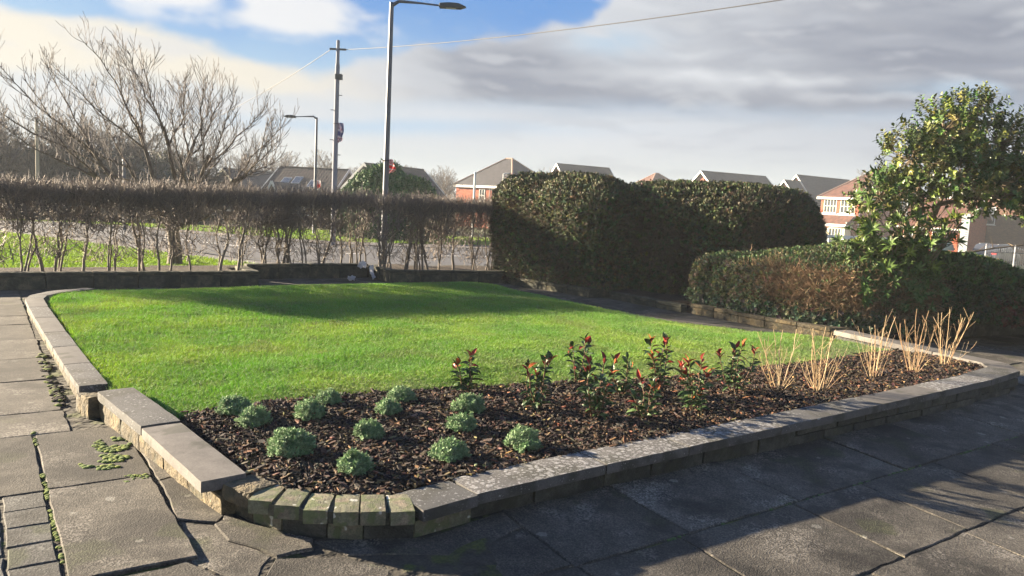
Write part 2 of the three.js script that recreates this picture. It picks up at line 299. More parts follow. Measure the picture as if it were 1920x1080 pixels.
// old bricks under a green film of algae
const brickMoss = pair(320, 0.5, (u, v) => { const b = fbm2(u * 8, v * 8, 4, 331, 8), m = fbm2(u * 30, v * 30, 3, 335, 30), f = vn2(u * 120, v * 120, 337, 120); let c = mix3([98, 97, 78], [108, 99, 84], sstep(0.42, 0.66, b)).map((x) => x * (0.75 + 0.4 * m + 0.2 * (f - 0.5))); c = mix3(c, [70, 84, 44], 0.5 * sstep(0.5, 0.66, fbm2(u * 12, v * 12 + 2, 4, 339, 12))); c = mix3(c, [176, 176, 168], 0.8 * sstep(0.72, 0.8, fbm2(u * 10 + 3, v * 10, 3, 341, 10))); return [...c, 0.4 + 0.3 * m + 0.2 * f]; });
const BRICKMOSS = [1.25, 1.08, 1.4].map((k) => std({ ...brickMoss, color: rgb(k, k, k), bumpScale: 0.006 }));
const soilTex = pair(320, 0.7, (u, v) => { const m = fbm2(u * 14, v * 14, 5, 351, 14), f = vn2(u * 90, v * 90, 353, 90), t = 0.5 + 0.7 * m + 0.35 * (f - 0.5); return [62 * t, 48 * t, 36 * t, m * 0.7 + f * 0.3]; });
const SOIL = std({ ...soilTex, bumpScale: 0.04, roughness: 1 });
const jointTex = pair(320, 0.9, (u, v) => { const m = fbm2(u * 16, v * 16, 4, 361, 16), f = vn2(u * 120, v * 120, 363, 120), t = 0.6 + 0.5 * m + 0.4 * (f - 0.5), c = mix3([62, 58, 50], [72, 78, 34], sstep(0.52, 0.66, fbm2(u * 7, v * 7, 4, 367, 7))); return [c[0] * t, c[1] * t, c[2] * t, m]; });
const JOINT = std({ ...jointTex, bumpScale: 0.02, roughness: 1 });
const turfTex = pair(512, 6, (u, v) => { const b = fbm2(u * 9, v * 9, 4, 371, 9), m = fbm2(u * 60, v * 60, 4, 373, 60), f = vn2(u * 250, v * 250, 377, 250), t = 0.62 + 0.55 * m + 0.3 * (f - 0.5); const c = mix3([74, 96, 36], [92, 100, 46], sstep(0.4, 0.65, b)); return [c[0] * t, c[1] * t, c[2] * t, m * 0.6 + f * 0.4]; });
const TURF = std({ ...turfTex, bumpScale: 0.04, roughness: 1 });
const tarTex = pair(512, 3, (u, v) => { const b = fbm2(u * 4, v * 4, 4, 381, 4), f = vn2(u * 200, v * 200, 383, 200), t = 0.8 + 0.3 * b + 0.35 * (f - 0.5); return [84 * t, 84 * t, 87 * t, f]; });
const TARMAC = std({ ...tarTex, bumpScale: 0.006, roughness: 0.82 }), FOOTWAY = std({ ...tarTex, color: rgb(1.5, 1.4, 1.3), bumpScale: 0.006 });
const whitePaint = std({ color: rgb(0.62, 0.62, 0.6), roughness: 0.7 });
const barkTex = pair(256, 0.4, (u, v) => { const a = fbm2(u * 20, v * 5, 4, 391, 5), t = 0.6 + 0.8 * a; return [t * 92, t * 82, t * 72, a]; });
const BARK = std({ ...barkTex, bumpScale: 0.012 }), BARKPALE = std({ ...barkTex, color: rgb(1.35, 1.3, 1.1), bumpScale: 0.008 }), TWIG = std({ color: rgb(0.12, 0.1, 0.095), roughness: 0.75 }), TWIGFAR = std({ color: rgb(0.11, 0.09, 0.075), roughness: 0.9 });
const STEM = std({ color: rgb(0.15, 0.125, 0.1), roughness: 0.8 });
const leafy = (o = {}) => new THREE.MeshPhysicalMaterial({ color: 0xffffff, roughness: 0.9, transmission: 0.35, thickness: 0, side: THREE.DoubleSide, ...o });
const waxy = (o = {}) => new THREE.MeshPhysicalMaterial({ color: 0xffffff, roughness: 0.55, specularIntensity: 0.35, side: THREE.DoubleSide, ...o });
const GRASS = leafy({ transmission: 0.42, roughness: 0.95 }), LEAF = waxy(), SOFTLEAF = leafy({ transmission: 0.25 }), CORE = std({ ...barkTex, color: rgb(0.8, 0.72, 0.55), bumpScale: 0.02, roughness: 1 });
stage('materials done');
// ================================================================ THE SETTING
const groundAt = (x, z) => { const d = Math.hypot(x, z); return -1.3 * sstep(30, 62, d); };
{ // ground: one sheet out to the horizon, rings growing with distance
  const B = new Build(), rings = [0, 3, 6, 9, 12, 15, 18, 22, 27, 33, 40, 48, 57, 68, 82, 100, 130, 180, 260, 400, 700, 1200], N = 96; let prev = null;
  for (const r of rings) {
    const row = []; for (let k = 0; k <= N; k++) { const a = k / N * Math.PI * 2, x = Math.cos(a) * r, z = Math.sin(a) * r; row.push(B.vert(x, groundAt(x, z) - 0.06 - 1.4 * sstep(11, 4, r), z, 0, 1, 0, x, z)); }
    if (prev) for (let k = 0; k < N; k++) B.i.push(prev[k], prev[k + 1], row[k], prev[k + 1], row[k + 1], row[k]);
    prev = row;
  }
  structure('ground', B.geo(), TURF, 'grassy ground running out to the horizon', 'ground');
}
const ribbon = (A, C, y, mat, name, label, cat) => {   // a strip between two edge lines
  const ca = new THREE.CatmullRomCurve3(A.map(([x, z]) => V3(x, 0, z))), cc = new THREE.CatmullRomCurve3(C.map(([x, z]) => V3(x, 0, z))), B = new Build(), n = 60; let prev = null;
  for (let k = 0; k <= n; k++) {
    const a = ca.getPoint(k / n), c = cc.getPoint(k / n), row = []; for (let m = 0; m <= 6; m++) { const q = a.clone().lerp(c, m / 6); row.push(B.vert(q.x, groundAt(q.x, q.z) + y, q.z, 0, 1, 0, q.x, q.z)); }
    if (prev) for (let m = 0; m < 6; m++) B.i.push(prev[m], row[m], prev[m + 1], prev[m + 1], row[m], row[m + 1]);
    prev = row;
  }
  const g = B.geo(); if (g.attributes.position.count) g.computeVertexNormals();
  const nn = g.attributes.normal; if (nn.getY(40) < 0) { for (let k = 0; k < B.i.length; k += 3) [B.i[k + 1], B.i[k + 2]] = [B.i[k + 2], B.i[k + 1]]; g.setIndex(B.i); g.computeVertexNormals(); }
  return structure(name, g, mat, label, cat);
};
const roadNear = [[-60, -50], [-32, -33], [-15.2, -23.6], [-9.2, -19.9], [-4.8, -17.2], [0.5, -19.5], [8, -24.8], [40, -47]], roadFar = [[-66, -58], [-37, -40], [-19.5, -30], [-12.8, -27], [-6, -24.4], [-0.5, -26.4], [6, -30.8], [36, -53]];
ribbon(roadNear, roadFar, -0.036, TARMAC, 'road', 'grey tarmac road beyond the bare hedge', 'road');
ribbon(roadNear.map(([x, z]) => [x + 0.5, z + 1.5]), roadNear.map(([x, z]) => [x, z + 0.12]), -0.028, FOOTWAY, 'footway', 'narrow pale footway along the near side of the road', 'footway');
ribbon(roadFar.map(([x, z]) => [x, z - 0.12]), roadFar.map(([x, z]) => [x - 0.5, z - 1.5]), -0.028, FOOTWAY, 'footway', 'pale footway along the far side of the road', 'footway');
ribbon(roadNear.map(([x, z]) => [x, z + 0.12]), roadNear, 0.02, KERB[0], 'road_kerb', 'stone kerb on the near side of the road', 'kerb');
ribbon(roadFar, roadFar.map(([x, z]) => [x, z - 0.12]), 0.02, KERB[0], 'road_kerb', 'stone kerb on the far side of the road', 'kerb');
{ // centre dashes, each a painted mark on the road
  const ca = new THREE.CatmullRomCurve3(roadNear.map(([x, z]) => V3(x, 0, z))), cc = new THREE.CatmullRomCurve3(roadFar.map(([x, z]) => V3(x, 0, z))), road = scene.getObjectByName('road');
  const mid = (t) => ca.getPoint(t).lerp(cc.getPoint(t), 0.5);
  for (let k = 0; k < 26; k++) {
    const t = 0.18 + k * 0.023, a = mid(t), b = mid(t + 0.011), d = b.clone().sub(a).normalize(), s = V3(-d.z, 0, d.x).multiplyScalar(0.07), B = new Build(), y = (q) => V3(q.x, groundAt(q.x, q.z) - 0.031, q.z);
    B.quad(y(a.clone().add(s)), y(b.clone().add(s)), y(b.clone().sub(s)), y(a.clone().sub(s))); const g = B.geo(); g.computeVertexNormals(); part(road, 'road_marking', g, whitePaint);
  }
}
// ---------------------------------------------------------------- paving: every flag its own piece over a bed of grit and moss
const paving = structure('paving', (() => { const B = new Build(); for (let u = -14; u < 16; u++) for (let v = -14; v < 10; v++) { const q = [[u, v], [u + 1, v], [u + 1, Math.min(9.9, v + 1)], [u, Math.min(9.9, v + 1)]].map(([a, b]) => P(a, b, paveY(a, b) - 0.009)); B.quad(...q, q.map((x) => [x.x, x.z])); } return B.geo(); })(), JOINT, 'weathered concrete flag paving around the lawn', 'paving');
{
  let seed = 1; const rng = mulberry(77);
  const put = (poly, mats, y = 0, jit = 0.004, tilt = 0.004) => { seed++; part(paving, 'paving_slab', flag(poly, y + (rng() - 0.5) * 0.005, 0.04, 0.006, seed, jit, tilt), mats[Math.floor(rng() * mats.length)]); };
  const rect = (u0, u1, v0, v1, g = 0.005) => [[u0 + g, v0 + g], [u1 - g, v0 + g], [u1 - g, v1 - g], [u0 + g, v1 - g]];
  // front, beside the wall and towards the camera; joints read off the photograph
  const rows = [
    [-0.62, 0.12, [0.0, 0.76, 1.68, 2.86, 3.75, 4.65, 5.55, 6.45, 7.35, 8.25, 9.15, 10.0]],
    [-1.28, -0.62, [-0.62, 0.02, 0.68, 1.62, 2.3, 3.2, 4.1, 4.75, 5.65, 6.55, 7.45, 8.4, 9.3, 10.2]],
    [-1.88, -1.28, [-1.2, -0.25, 0.68, 1.3, 2.25, 2.9, 3.8, 4.7, 5.6, 6.5, 7.4, 8.3, 9.2, 10.1]],
    [-2.5, -1.88, [-1.8, -0.9, 0.0, 0.9, 1.55, 2.45, 3.4, 4.3, 5.2, 6.1, 7.0, 7.9, 8.8]],
    [-3.1, -2.5, [-2.2, -1.3, -0.4, 0.5, 1.4, 2.3, 3.2, 4.1, 5.0, 5.9, 6.8, 7.7]],
    [-4.0, -3.1, [-2.2, -1.3, -0.4, 0.5, 1.4, 2.3, 3.2, 4.1, 5.0, 5.9]]];
  for (const [v0, v1, us] of rows) for (let k = 0; k + 1 < us.length; k++) put(rect(us[k], us[k + 1], v0, v1), SLAB_D, 0, 0.006);
  // flags round the curved corner, cut to follow it
  put([[-0.97, 0.1], [-0.5, -0.1], [-0.01, -0.03], [-0.01, -0.2], [-0.4, -0.34], [-0.88, -0.08]], SLAB_D, -0.002, 0.008);
  put([[-1.24, 0.56], [-0.98, 0.12], [-0.99, 0.02], [-1.16, 0.04], [-1.3, 0.3], [-1.3, 0.48]], SLAB_D, 0.004, 0.01);
  put([[-0.42, -0.36], [-0.01, -0.22], [-0.01, -0.6], [-0.6, -0.6], [-0.62, -0.44]], SLAB_D, 0, 0.01);
  put([[-1.18, 0.02], [-0.9, -0.1], [-0.64, -0.46], [-0.64, -0.6], [-1.2, -0.6], [-1.32, -0.2]], SLAB_L, -0.004, 0.012);
  put([[-1.96, 0.14], [-1.5, 0.16], [-1.34, -0.2], [-1.22, -0.6], [-1.96, -0.6]], SLAB_L, -0.002, 0.008);
  put([[-1.44, 0.6], [-1.31, 0.48], [-1.19, 0.06], [-1.33, -0.17], [-1.48, 0.15]], SLAB_L, -0.004, 0.008);
  // left of the bed
  put(rect(-1.945, -1.44, 1.3, 2.33), SLAB_L, 0.004, 0.005, 0.008); put(rect(-1.945, -1.45, 0.18, 1.3), SLAB_L, 0.006, 0.005, 0.01);
  put(rect(-2.62, -1.95, 1.3, 2.34), SLAB_L); put([[-1.43, 1.8], [-1.3, 1.9], [-1.26, 1.25], [-1.43, 1.2]], SLAB_D); put([[-1.43, 1.19], [-1.24, 1.24], [-1.22, 0.6], [-1.31, 0.5], [-1.45, 0.62]], SLAB_L, 0.002, 0.01);
  for (const v of [1.29, 1.08, 0.88, 0.65, 0.43, 0.21, -0.01, -0.23, -0.45]) { put(rect(-2.14, -1.955, v - 0.215, v, 0.004), SETT, -0.002); put(rect(-2.34, -2.15, v - 0.29, v - 0.08, 0.004), SETT, -0.002); put(rect(-2.54, -2.35, v - 0.215, v, 0.004), SETT, -0.002); }
  for (let k = 0; k < 5; k++) { put(rect(-4.5, -3.87, 1.9 - 0.9 * (k + 1), 1.9 - 0.9 * k), SLAB_L); put(rect(-3.2, -2.56, 1.3 - 0.9 * (k + 1), 1.3 - 0.9 * k), SLAB_L); put(rect(-3.85, -3.22, 1.6 - 0.9 * (k + 1), 1.6 - 0.9 * k), SLAB_L); }
  const vs = [2.34, 2.88, 3.87, 4.75, 5.7, 6.63, 7.25, 8.15, 9.0, 9.6];
  for (let k = 0; k + 1 < vs.length; k++) { put(rect(-2.36, -1.74, vs[k], vs[k + 1]), SLAB_L, -0.003, 0.008); put(rect(-3.0, -2.38, vs[k] + 0.3, vs[k + 1] + 0.3), SLAB_L); put(rect(-3.64, -3.02, vs[k], vs[k + 1]), SLAB_L); put(rect(-4.28, -3.66, vs[k] + 0.4, vs[k + 1] + 0.4), SLAB_L); put(rect(-4.92, -4.3, vs[k], vs[k + 1]), SLAB_L); put(rect(-5.56, -4.94, vs[k] + 0.3, vs[k + 1] + 0.3), SLAB_L); }
  put(rect(-3.2, -2.64, 1.3, 2.3), SLAB_L);
  // the path along the back and the right of the lawn
  for (let k = 0; k < 13; k++) { put(rect(-1.72 + k * 0.62, -1.1 + k * 0.62, 8.72, 9.6), SLAB_D, -0.006); if (k > 4 && k < 9) put(rect(-1.4 + k * 0.62, -0.78 + k * 0.62, 9.62, 10.6), SLAB_D, -0.006); }
  for (let k = 0; k < 9; k++) { put(rect(5.5, 6.12, 8.66 - (k + 1) * 0.62, 8.66 - k * 0.62), SLAB_D, -0.006); put(rect(6.14, 6.9, 8.4 - (k + 1) * 0.7, 8.4 - k * 0.7), SLAB_D, -0.006); }
  // right, beyond the end of the wall
  for (let k = 0; k < 5; k++) for (let m = 0; m < 3; m++) put(rect(6.62 + k * 0.75, 7.35 + k * 0.75, 0.14 + m * 0.62, 0.74 + m * 0.62), SLAB_L, 0.002);
}
stage('paving done');
// ---------------------------------------------------------------- lawn
const LAWN = [[-1.42, 2.55], [-1.2, 2.02], [-0.5, 2.06], [0.2, 2.03], [0.9, 1.93], [1.5, 1.78], [2.3, 1.58], [3.06, 1.45], [4.2, 1.4], [5.4, 1.4], [6.3, 1.42], [6.42, 1.9], [6.2, 2.5], [5.9, 3.1], [5.6, 4.0], [5.48, 5.5], [5.42, 7.2], [5.3, 8.35], [4.4, 8.55], [2, 8.6], [0, 8.6], [-0.9, 8.55], [-1.35, 8.2], [-1.5, 7.4], [-1.48, 5.5], [-1.46, 3.6]];
const BED = [[-1.16, 1.98], [-0.5, 2.02], [0.2, 1.99], [0.9, 1.89], [1.5, 1.74], [2.3, 1.54], [3.06, 1.41], [4.2, 1.36], [5.4, 1.36], [6.3, 1.38], [6.42, 1.1], [6.34, 0.5], [6.15, 0.22], [5.6, 0.17], [4, 0.17], [2, 0.17], [0, 0.17], [-0.3, 0.16], [-0.6, 0.14], [-0.85, 0.26], [-1.02, 0.46], [-1.1, 0.7], [-1.12, 1.2]];
const lawnY = (u, v) => 0.105 + 0.02 * sstep(0.4, 0.7, vn2(u * 0.7 + 3, v * 0.7, 5)) + 0.012 * vn2(u * 3, v * 3, 8) - 0.05 * sstep(4.9, 5.5, u) * sstep(2.2, 3.2, v) - 0.03 * sstep(8.2, 8.6, v);
const bedY = (u, v) => 0.105 + 0.03 * vn2(u * 1.6, v * 1.6, 12) + 0.014 * vn2(u * 7, v * 7, 13) + 0.004 * u;
function sheet(poly, yAt, step, skirt) {   // a fine grid cut to an outline in u, v, with a skirt down to the ground
  const B = new Build(), us = poly.map((p) => p[0]), vv = poly.map((p) => p[1]), u0 = Math.min(...us), u1 = Math.max(...us), v0 = Math.min(...vv), v1 = Math.max(...vv);
  const sh = new THREE.Shape(poly.map(([a, b]) => new THREE.Vector2(a, b))); let g = new THREE.ShapeGeometry(sh);
  // subdivide by grid: cells whose centre lies inside, then the outline strip from the shape itself slightly lower
  for (let u = u0; u < u1; u += step) for (let v = v0; v < v1; v += step) {
    const c = [[u, v], [u + step, v], [u + step, v + step], [u, v + step]]; if (!c.every(([a, b]) => inside(poly, a, b))) continue;
    const q = c.map(([a, b]) => P(a, b, yAt(a, b))); B.quad(q[0], q[1], q[2], q[3], q.map((x) => [x.x, x.z]));
  }
  const p = g.attributes.position, ix = g.index.array, tris = []; for (let k = 0; k < ix.length; k += 3) tris.push([0, 1, 2].map((m) => [p.getX(ix[k + m]), p.getY(ix[k + m])]));
  for (const t of tris) { const q = t.map(([a, b]) => P(a, b, yAt(a, b) - 0.025)); B.tri3(q[0], q[1], q[2], q.map((x) => [x.x, x.z])); }
  for (let k = 0; k < poly.length; k++) { const a = poly[k], b = poly[(k + 1) % poly.length]; B.quad(P(...a, yAt(...a) - 0.025), P(...b, yAt(...b) - 0.025), P(...b, skirt), P(...a, skirt), [[0, 0], [1, 0], [1, 0.2], [0, 0.2]]); }
  g = B.geo(); const n = g.attributes.normal; for (let k = 0; k < n.count; k++) if (n.getY(k) < -0.1) n.setXYZ(k, -n.getX(k), -n.getY(k), -n.getZ(k));
  return g;
}
structure('lawn', sheet(LAWN, lawnY, 0.12, -0.03), std({ ...turfTex, color: rgb(0.75, 0.8, 0.6), bumpScale: 0.03, roughness: 1 }), 'bright green mown lawn behind the low wall', 'lawn');
const tuft = (n, h, spread, seed, wid = 0.004) => {   // a tuft of bent blades
  const r = mulberry(seed), B = new Build();
  for (let k = 0; k < n; k++) {
    const a = r() * 6.28, d = Math.sqrt(r()) * spread, o = V3(Math.cos(a) * d, -0.01, Math.sin(a) * d), b = r() * 6.28, lean = 0.25 + 0.75 * r(), hh = h * (0.55 + 0.6 * r()), w = wid * (0.7 + 0.6 * r());
    const L = V3(Math.cos(b), 0, Math.sin(b)), S = V3(-L.z, 0, L.x), m = o.clone().addScaledVector(L, hh * lean * 0.3).add(V3(0, hh * 0.6, 0)), t = o.clone().addScaledVector(L, hh * lean).add(V3(0, hh * (1 - 0.25 * lean), 0));
    const v = (q, s) => { const c = q.clone().addScaledVector(S, s * w); return B.vert(c.x, c.y, c.z, -L.x * 0.5, 0.7, -L.z * 0.5); };
    const i = [v(o, -1), v(o, 1), v(m, 0.8), v(m, -0.8), v(t, 0)]; B.i.push(i[0], i[1], i[2], i[0], i[2], i[3], i[3], i[2], i[4]);
  }
  return B.geo();
};
const spot = (x, y, z, turn, s, sy = s, tilt = 0) => M4().compose(V3(x, y, z), new THREE.Quaternion().setFromEuler(new THREE.Euler(tilt, turn, tilt * 0.7, 'YXZ')), V3(s, sy, s));
{
  const rng = mulberry(501), lists = [[], [], []];
  for (let k = 0; k < 150000; k++) {
    const u = -1.5 + rng() * 7.95, v = 1.4 + rng() * 7.25; if (!inside(LAWN, u, v) || (v > 4.5 && rng() < 0.45)) continue;
    const p = P(u, v, lawnY(u, v)), patch = fbm2(u * 1.3, v * 1.3, 4, 61), worn = sstep(2.9, 2.0, v + 0.7 * vn2(u * 2, v * 2, 66)), tall = 0.75 + 0.6 * fbm2(u * 2.2 + 7, v * 2.2, 3, 64);
    let c = mix3([0.145, 0.34, 0.012], [0.26, 0.42, 0.022], sstep(0.35, 0.7, patch + 0.25 * (rng() - 0.5))); c = mix3(c, [0.2, 0.21, 0.06], 0.5 * worn * rng() + (rng() < 0.07 ? 0.65 : 0) + 0.35 * sstep(0.6, 0.75, fbm2(u * 2.6 + 9, v * 2.6, 3, 67)));
    const s = 0.8 + 0.5 * rng(); lists[k % 3].push([spot(p.x, p.y, p.z, rng() * 6.28, s, s * tall * (1 - 0.35 * worn)), c.map((x) => x * (0.85 + 0.3 * rng()))]);
  }
  const g = [0, 1, 2].map((k) => tuft(11, 0.048, 0.045, 600 + k, 0.0026)), lawn = scene.getObjectByName('lawn');
  lists.forEach((l, k) => copies(lawn, 'grass_blades', g[k], GRASS, l));
  // rough grass of the verge beyond the hedge and across the road
  const far = []; for (let k = 0; k < 60000; k++) {
    const near = k < 42000, x = near ? -19 + rng() * 20 : -26 + rng() * 32, z = near ? -11 - rng() * 13 : -12 - rng() * 24, [u, v] = toUV(x, z); if (v < 11.25 || u < -9) continue;
    const onRoad = inside([...roadNear.map(([a, b]) => [a + 0.5, b + 1.5]), ...[...roadFar].reverse().map(([a, b]) => [a - 0.5, b - 1.5])], x, z); if (onRoad) continue;
    const c = mix3([0.17, 0.33, 0.015], [0.3, 0.4, 0.03], fbm2(x * 0.7, z * 0.7, 3, 71)), s = 1.2 + rng() * 1.1; far.push([spot(x, groundAt(x, z) - 0.06, z, rng() * 6.28, s, s * 1.1), c]);
  }
  const vg = copies(scene, 'verge_grass', tuft(12, 0.055, 0.09, 640, 0.005), GRASS, far); vg.userData.label = 'rough bright grass of the verge beyond the bare hedge'; vg.userData.category = 'grass';
}
stage('lawn done');
// ---------------------------------------------------------------- the bark bed
const bed = structure('bark_bed', sheet(BED, bedY, 0.06, -0.03), SOIL, 'planting bed covered with dark bark chippings', 'flower bed');
{
  const rng = mulberry(801), forms = [];
  for (let f = 0; f < 5; f++) {
    const g = new THREE.BoxGeometry(1, 1, 1, 2, 1, 1), p = g.attributes.position, m = new Map();
    for (let k = 0; k < p.count; k++) { const key = [p.getX(k), p.getY(k), p.getZ(k)].join(); if (!m.has(key)) { const e = Math.abs(p.getX(k)) > 0.4 ? 0.55 : 1; m.set(key, [p.getX(k) * (0.8 + 0.4 * rng()), p.getY(k) * (0.5 + rng()) + 0.25 * (rng() - 0.5), p.getZ(k) * e * (0.5 + rng())]); } p.setXYZ(k, ...m.get(key)); }
    const q = g.toNonIndexed(); q.computeVertexNormals(); forms.push(q);
  }
  const lists = forms.map(() => []), cols = [[0.028, 0.017, 0.011], [0.045, 0.026, 0.015], [0.018, 0.012, 0.009], [0.08, 0.04, 0.018], [0.15, 0.08, 0.034], [0.27, 0.17, 0.08]];
  const q = new THREE.Quaternion(), e = new THREE.Euler();
  for (let k = 0; k < 42000; k++) {
    const u = -1.2 + rng() * 7.7, v = 0.1 + rng() * 2; if (!inside(BED, u, v)) continue;
    const big = rng() < 0.05 ? 1.7 : 1, l = (0.016 + 0.042 * rng() * rng() + 0.01 * rng()) * big, w = l * (0.16 + 0.35 * rng()), h = 0.003 + 0.007 * rng(), r = rng();
    const c = cols[r < 0.34 ? 0 : r < 0.56 ? 1 : r < 0.74 ? 2 : r < 0.9 ? 3 : r < 0.972 ? 4 : 5].map((x) => x * (0.7 + 0.6 * rng())), p = P(u, v, bedY(u, v) + 0.004 + 0.022 * rng());
    e.set((rng() - 0.5) * 0.9, rng() * 6.28, (rng() - 0.5) * 0.9); q.setFromEuler(e); lists[k % 5].push([M4().compose(p, q, V3(l, h, w)), c]);
  }
  lists.forEach((l, k) => copies(bed, 'bark_chips', forms[k], std({ color: 0xffffff, roughness: 0.85 }), l));
  // soil thrown up where the lawn was cut back to make the bed
}
stage('bed done');
// ================================================================ WALLS
const topAt = (u) => 0.15 + 0.009 * u;
// a piece of wall from (u0,v0) to (u1,v1): block of depth d reaching to the left of that line (away from the outside)
function layBlock(parent, name, a, b, y, h, depth, mat, seed, { round = 0.012, rough = 0.006, over = 0, gap = 0.005, freq = 9 } = {}) {
  const pa = P(...a), pb = P(...b), L = pa.distanceTo(pb) - gap * 2, dir = pb.clone().sub(pa).normalize(), nrm = V3(dir.z, 0, -dir.x), c = pa.clone().add(pb).multiplyScalar(0.5).addScaledVector(nrm, depth / 2 - over);
  const st = stone(L, h, depth, Math.min(round, h / 2.2), rough, seed, freq), m = part(parent, name, Array.isArray(mat) ? byFacing(st) : st, mat, [c.x, y, c.z]); m.rotation.y = Math.atan2(-dir.z, dir.x); return m;
}
{ // the low wall in front of the bed
  const w = thing('garden_wall', 'low concrete block wall with pale coping curving round the bark bed', 'wall');
  // coping stones, corner to corner
  const cops = [[-0.53, -0.1, -0.2, -0.07, 'spot', 0.25], [-0.2, -0.05, 0.68, -0.03, 'lichen', 0.25], [0.68, -0.03, 1.36, -0.03, 'lichen', 0.245], [1.36, -0.03, 2.28, -0.025, 'lichen', 0.245], [2.28, -0.025, 3.56, -0.01, 'spot', 0.24], [3.56, -0.01, 4.5, 0.0, 'plain', 0.235], [4.5, 0, 5.47, 0.02, 'lichen', 0.24], [5.47, 0.02, 6.22, 0.08, 'spot', 0.26]];
  cops.forEach(([u0, v0, u1, v1, m, d], k) => { const o = layBlock(w, 'coping_stone', [u0, v0], [u1, v1], topAt((u0 + u1) / 2) - 0.062, 0.062, d, [COP[m], COP.side], 20 + k, { over: 0.022, round: 0.007, rough: 0.004, gap: 0.003 }); o.rotation.z = Math.atan(0.009) * 1; });
  // the wall turns back at its right end
  const turn = [[6.2, 0.08], [6.5, 0.3], [6.62, 0.95], [6.74, 1.6], [6.86, 2.3]];
  for (let k = 0; k + 1 < turn.length; k++) layBlock(w, 'coping_stone', turn[k], turn[k + 1], 0.145, 0.062, 0.27, COP[k % 2 ? 'pale' : 'plain'], 40 + k, { over: 0.015, round: 0.008, rough: 0.004 });
  for (let k = 0; k + 1 < turn.length; k++) layBlock(w, 'wall_block', turn[k], turn[k + 1], -0.03, 0.174, 0.2, DARKSTONE[k % 2], 46 + k, {});
  // corner block, split face to the light
  const cb = part(w, 'corner_block', stone(0.2, 0.085, 0.21, 0.014, 0.016, 61, 14), ROCK[1], [...P(-1.12, 0.55, 0.072).toArray()]); cb.rotation.y = U_TURN + 2.0;
  // six bricks laid on edge round the curve
  const fan = [[[-1.18, 0.39], [-1.12, 0.27], [-1.07, 0.54], [-0.99, 0.43]], [[-1.1, 0.26], [-1.02, 0.15], [-0.99, 0.42], [-0.91, 0.32]], [[-1.0, 0.16], [-0.92, 0.06], [-0.91, 0.31], [-0.82, 0.24]], [[-0.89, 0.07], [-0.81, -0.02], [-0.81, 0.24], [-0.71, 0.17]], [[-0.79, -0.01], [-0.7, -0.07], [-0.71, 0.17], [-0.61, 0.11]], [[-0.67, -0.06], [-0.56, -0.12], [-0.6, 0.13], [-0.49, 0.1]]];
  fan.forEach((f, k) => { const oc = [(f[0][0] + f[1][0]) / 2, (f[0][1] + f[1][1]) / 2], ic = [(f[2][0] + f[3][0]) / 2, (f[2][1] + f[3][1]) / 2], a = P(...oc), b = P(...ic), d = b.clone().sub(a).normalize(), c = a.clone().addScaledVector(d, 0.105); const m = part(w, 'brick', stone(0.116, 0.07, 0.215, 0.006, 0.006, 70 + k, 16), BRICKMOSS[k % 3], [c.x, 0.082 - 0.004 + 0.004 * Math.sin(k * 2), c.z]); m.rotation.y = Math.atan2(-d.x, -d.z) + 0.03 * Math.sin(k * 5); });
  const mid = fan.map((f) => [(f[0][0] + f[1][0] + f[2][0] + f[3][0]) / 4, (f[0][1] + f[1][1] + f[2][1] + f[3][1]) / 4]); for (let k = 0; k + 1 < mid.length; k++) { const a = mid[k], b = mid[k + 1], pa = P(...a), pb = P(...b), d = pb.clone().sub(pa).normalize(), c = pa.add(pb).multiplyScalar(0.5); const m = part(w, 'mortar', stone(0.06, 0.062, 0.17, 0.006, 0.006, 300 + k, 20), KERB[k % 2], [c.x, 0.075, c.z]); m.rotation.y = Math.atan2(-d.z, d.x); }
  // courses below
  const low = [[-1.2, 0.62], [-1.15, 0.45], [-1.06, 0.28], [-0.9, 0.12], [-0.76, 0.02], [-0.54, -0.07], [-0.2, -0.04]];
  for (let k = 0; k + 1 < low.length; k++) layBlock(w, 'wall_block', low[k], low[k + 1], -0.03, 0.104, 0.2, k ? (k % 2 ? BRICKMOSS[1] : DARKSTONE[0]) : ROCK[0], 90 + k, { rough: 0.008, gap: 0.001 });
  for (let k = 0, u = -0.2; u < 6.1; k++) { const L = [0.42, 0.5, 0.38, 0.46, 0.55][k % 5], e = Math.min(6.2, u + L), t = topAt((u + e) / 2) - 0.064, two = u > 2.2, v = u > 5 ? 0.02 + (u - 5) * 0.04 : 0; if (two) { layBlock(w, 'wall_block', [u, v], [e, v], 0.055, t - 0.055, 0.2, DARKSTONE[k % 2], 120 + k); layBlock(w, 'wall_block', [u - 0.16, v], [e - 0.16, v], -0.03, 0.083, 0.2, DARKSTONE[(k + 1) % 2], 160 + k); } else layBlock(w, 'wall_block', [u, 0], [e, 0], -0.03, t + 0.03, 0.2, DARKSTONE[k % 2], 120 + k, { rough: 0.008 }); u = e; }
}
